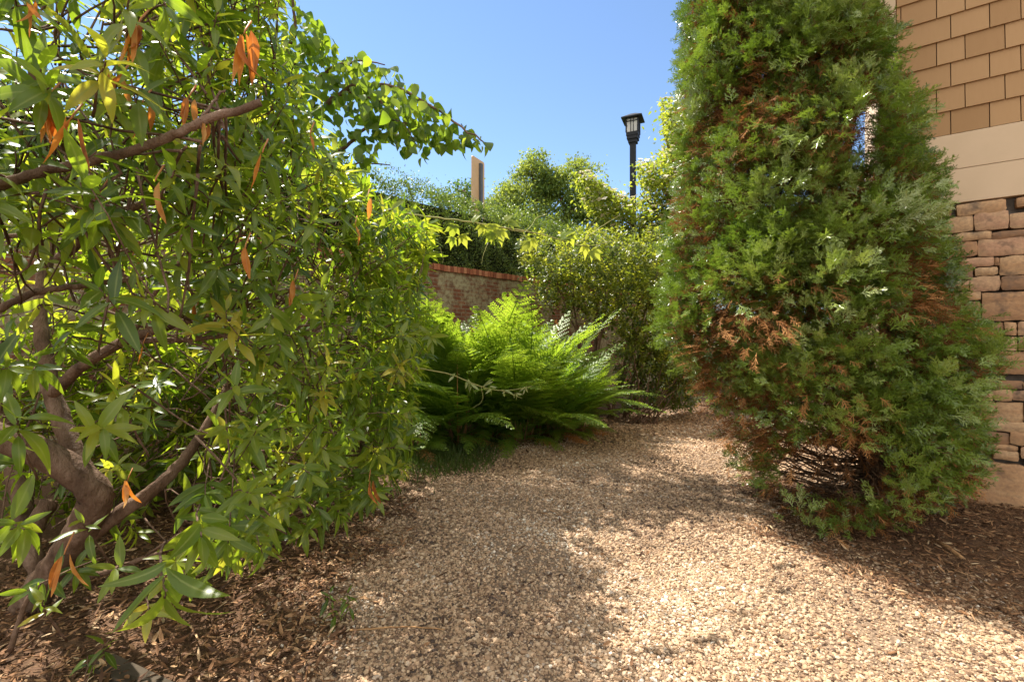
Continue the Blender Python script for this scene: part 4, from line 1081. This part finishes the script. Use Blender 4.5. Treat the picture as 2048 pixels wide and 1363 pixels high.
# ------------------------------------------------------------------ heart leaved tree over the laurel
ht_ = empty('redbud_tree', (-2.5, 6.0, 0), 'tree with heart shaped drooping leaves arching over the laurel into the sky', 'tree')
tk = Acc(); lim = []
def H_(pl, r0, r1): 
    q = limb(tk, [P(k[0], k[1], k[2] * 1.36) for k in pl], r0 * 1.5, r1 * 1.5, 7, 7, .018, .03); lim.append(q); return q
limb(tk, [(-2.5, 6.0, 0), (-2.47, 6.0, 1.2), P(630, 560, 6.1), P(615, 400, 6.12)], .06, .035, 9, 6, .01)
H_([(615, 400, 4.5), (620, 270, 4.45), (690, 180, 4.3), (790, 175, 4.2), (880, 225, 4.1), (968, 285, 4.0)], .03, .005)
H_([(640, 330, 4.5), (700, 285, 4.4), (760, 240, 4.3), (840, 255, 4.2), (900, 268, 4.15)], .018, .004)
H_([(618, 260, 4.45), (640, 160, 4.4), (700, 125, 4.3), (770, 130, 4.2)], .02, .004)
H_([(618, 270, 4.45), (570, 140, 4.4), (590, 40, 4.3), (560, -120, 4.3)], .025, .006)
H_([(570, 150, 4.4), (500, 60, 4.3), (420, -60, 4.2), (380, -200, 4.2)], .02, .006)
H_([(570, 160, 4.4), (620, 90, 4.2), (655, 75, 4.1)], .012, .004)
H_([(690, 180, 4.3), (760, 205, 4.2), (800, 240, 4.1), (835, 290, 4.05)], .01, .003)
H_([(600, 320, 4.5), (520, 250, 4.4), (400, 200, 4.3), (250, 100, 4.4)], .018, .006)
H_([(615, 380, 4.5), (700, 330, 4.5), (780, 330, 4.4)], .012, .004)
tk.build('trunk', M['bark'], ht_)
pp = np.concatenate([l[4:] for l in lim]); wts = np.ones(len(pp))
idx = rng.integers(0, len(pp), 1300)
pos = pp[idx] + rng.normal(0, 1, (1300, 3)) * np.array([.17, .26, .12]) + np.array([0, 0, -.02])
hpoly = [(250, -400), (570, -400), (590, 0), (620, 30), (650, 62), (690, 105), (750, 105), (805, 150), (862, 188), (935, 248), (978, 285), (968, 305), (930, 300), (905, 312), (870, 285), (845, 322), (800, 300), (760, 295), (745, 325), (680, 350), (560, 420), (300, 400)]
qx, qy = proj(pos); q = inpoly(qx, qy, hpoly); pos = pos[q]
n = 750; px = rng.uniform(300, 640, n); py = rng.uniform(-300, 360, n); Yr = rng.uniform(5.2, 6.5, n)
pe = np.stack([(px - CX) / F * Yr, Yr, CAMZ - (py - CY) / F * Yr], 1); pe = pe[inpoly(px, py, hpoly)]
pos = np.concatenate([pos, pe])
fa = Acc()
d = nz(rv(len(pos), .45) + np.array([.15, -.1, -1.0])); nn = nz(rv(len(pos), .7) + np.array([-.2, -.4, .5]))
scatter_leaves(fa, HEART, pos, d, nn, rng.uniform(.085, .165, len(pos)), np.clip(rng.normal(.45, .25, len(pos)), 0, 1))
fa.build('foliage', M['heart'], ht_)

# ------------------------------------------------------------------ vine and small sprigs
vn = empty('vine', P(870, 437, 3.0), 'thin climbing vine with lobed yellow green leaves strung across the hedge', 'vine')
a = Acc()
v1 = limb(a, [P(800, 425, 2.9), P(880, 436, 3.0), P(960, 447, 3.1), P(1090, 470, 3.4), P(1170, 492, 3.8), P(1240, 478, 4.3)], .006, .003, 5, 8, .004, 0)
v2 = limb(a, [P(1005, 455, 3.2), P(1050, 462, 3.3), P(1075, 435, 3.4), P(1095, 428, 3.5)], .003, .0015, 4, 6, .003, 0)
v3 = limb(a, [P(1150, 490, 3.7), P(1200, 455, 3.8), P(1240, 430, 3.9)], .003, .0015, 4, 6, .003, 0)
v4 = limb(a, [P(975, 488, 3.1), P(968, 505, 3.08), P(963, 528, 3.08)], .002, .001, 4, 5, .003, 0)
v5 = limb(a, [P(880, 495, 3.0), P(886, 515, 3.0), P(884, 528, 3.0)], .002, .001, 4, 5, .003, 0)
a.build('stem', M['vine_stem'], vn)
a = Acc()
vl = [(945, 442, 3.05, .07, (.2, 0, .25)), (908, 450, 3.0, .10, (-.25, 0, -.9)), (925, 470, 3.0, .09, (.3, 0, -.9)), (905, 475, 3.0, .08, (.0, 0, -1)), (985, 450, 3.1, .12, (-.1, 0, -1)), (1000, 460, 3.1, .11, (.15, 0, -1)), (985, 465, 3.08, .09, (-.5, 0, -.8)), (1010, 440, 3.2, .075, (.5, 0, .5)), (1020, 445, 3.2, .08, (.6, 0, -.3)),
      (1060, 485, 3.3, .10, (-.6, 0, -.7)), (1125, 475, 3.5, .12, (.6, 0, .5)), (1140, 470, 3.5, .10, (.3, 0, -.6)), (1170, 490, 3.8, .12, (.2, 0, -1)), (1065, 478, 3.3, .09, (.3, 0, -.9)), (1185, 500, 3.8, .12, (.4, 0, -.5)), (965, 450, 3.1, .08, (-.4, 0, -.7)), (870, 445, 3.0, .09, (-.3, 0, -.8))]
vp = np.array([P(k[0], k[1], k[2]) for k in vl])
for (q, k) in zip(vp, vl): scatter_leaves(a, LOBED, q[None], np.array([k[4]], float) + rv(1, .08), np.array([[.1, -.8, .5]]) + rv(1, .2), np.array([k[3]]) * 1.05, rng.uniform(0, 1, 1))
a.build('leaves', M['vine'], vn)
sg2 = empty('pale_twig', P(900, 745, 4.0), 'pale young vine twig hanging in front of the ferns', 'twig')
a = Acc()
limb(a, [P(830, 735, 3.9), P(900, 748, 4.0), P(960, 772, 4.1), P(1010, 780, 4.2), P(1065, 772, 4.3)], .006, .0025, 5, 7, .004, 0)
limb(a, [P(962, 772, 4.1), P(965, 800, 4.1), P(945, 815, 4.1)], .003, .0015, 4, 5, .003, 0)
limb(a, [P(1000, 780, 4.2), P(1030, 790, 4.2), P(1045, 797, 4.2)], .003, .0015, 4, 5, .003, 0)
a.build('stem', M['vine_stem'], sg2)
a = Acc()
q = np.array([P(*k) for k in ((912, 748, 4.0), (935, 760, 4.05), (968, 770, 4.1), (980, 775, 4.1), (1010, 780, 4.2), (1030, 786, 4.2), (945, 768, 4.05), (1050, 775, 4.3))])
for k in range(4): scatter_leaves(a, LA_far, q + rv(len(q), .01), nz(rv(len(q), .6) + np.array([.1, 0, -.5])), rv(len(q), .4) + np.array([0, -.5, .6]), rng.uniform(.05, .1, len(q)), rng.uniform(0, 1, len(q)))
a.build('leaves', M['pale_leaf'], sg2)
for (px, py, n_, ln, lab) in ((690, 1225, 16, .085, 'small laurel seedling growing in the gravel edge'), (165, 1362, 7, .10, 'little green sprout among fallen leaves beside the weathered edging')):
    g = G(px, py + 15); root = empty('seedling', (g[0], g[1], 0), lab, 'seedling')
    a = Acc(); f_ = Acc(); b0 = np.array([g[0], g[1], 0]); tp_ = []; 
    for k in range(max(2, n_ // 4)):
        e1 = b0 + [random.uniform(-.08, .08), random.uniform(-.06, .06), random.uniform(.08, .18)]; limb(a, [b0, (b0 + e1) / 2 + [.01, 0, .02], e1], .003, .0018, 4, 4, .003, 0); tp_.append(e1)
    a.build('stem', M['bark'], root)
    whorls(f_, np.array(tp_), np.array([[random.gauss(0, .3), -.2, .8] for _ in tp_]), 6, ln, LA_near, .3, .1, .6, .05, (50, 95)); f_.build('leaves', M['laurel'], root)

# ------------------------------------------------------------------ things lying on the ground
g0, g1 = G(1868, 1085), G(1925, 1122)
a = Acc(); a.tube([(g0[0], g0[1], .02), ((g0[0] + g1[0]) / 2, (g0[1] + g1[1]) / 2, .03), (g1[0], g1[1], .02)], [.010, .014, .012], 6, .5, .1)
tag(a.build('stick', M['stick']), 'short split stick lying on the shaded mulch below the house wall', 'stick')
g0, g1 = G(1680, 1012), G(1805, 1066)
a = Acc(); limb(a, [(g0[0], g0[1], .16), ((g0[0] + g1[0]) / 2, (g0[1] + g1[1]) / 2, .09), (g1[0], g1[1], .015)], .006, .004, 5, 6, .004)
tag(a.build('fallen_twig', M['stick']), 'long thin fallen twig leaning from the conifer foot onto the mulch', 'twig')
g0, g1 = G(700, 1268), G(890, 1266)
a = Acc(); limb(a, [(g0[0], g0[1], .02), ((g0[0] + g1[0]) / 2, (g0[1] + g1[1]) / 2 + .01, .028), (g1[0], g1[1], .02)], .005, .003, 5, 6, .003)
tag(a.build('fallen_twig', M['stick']), 'slender dry twig lying on the gravel beside the seedling', 'twig')
g0, g1 = np.array(G(195, 1322)), np.array(G(300, 1375)); dv = (g1 - g0) / np.linalg.norm(g1 - g0)
a = Acc(); cc = (g0 + g1) / 2 + dv * .1
a.box((cc[0], cc[1], .004), (.26, .045, .018), np.array([[dv[0], dv[1], 0], [-dv[1], dv[0], 0], [0, 0, 1]]), .5, bev=.006, jit=.003)
tag(a.build('edging_board', simple_mat('weathered_board', [(.3, (.035, .028, .02)), (.7, (.09, .07, .05))], .9, .1, 5, 6, .5, .006, stretch=(1, 1, 1)), smooth=False), 'weathered grey edging board half buried in leaf litter', 'board')
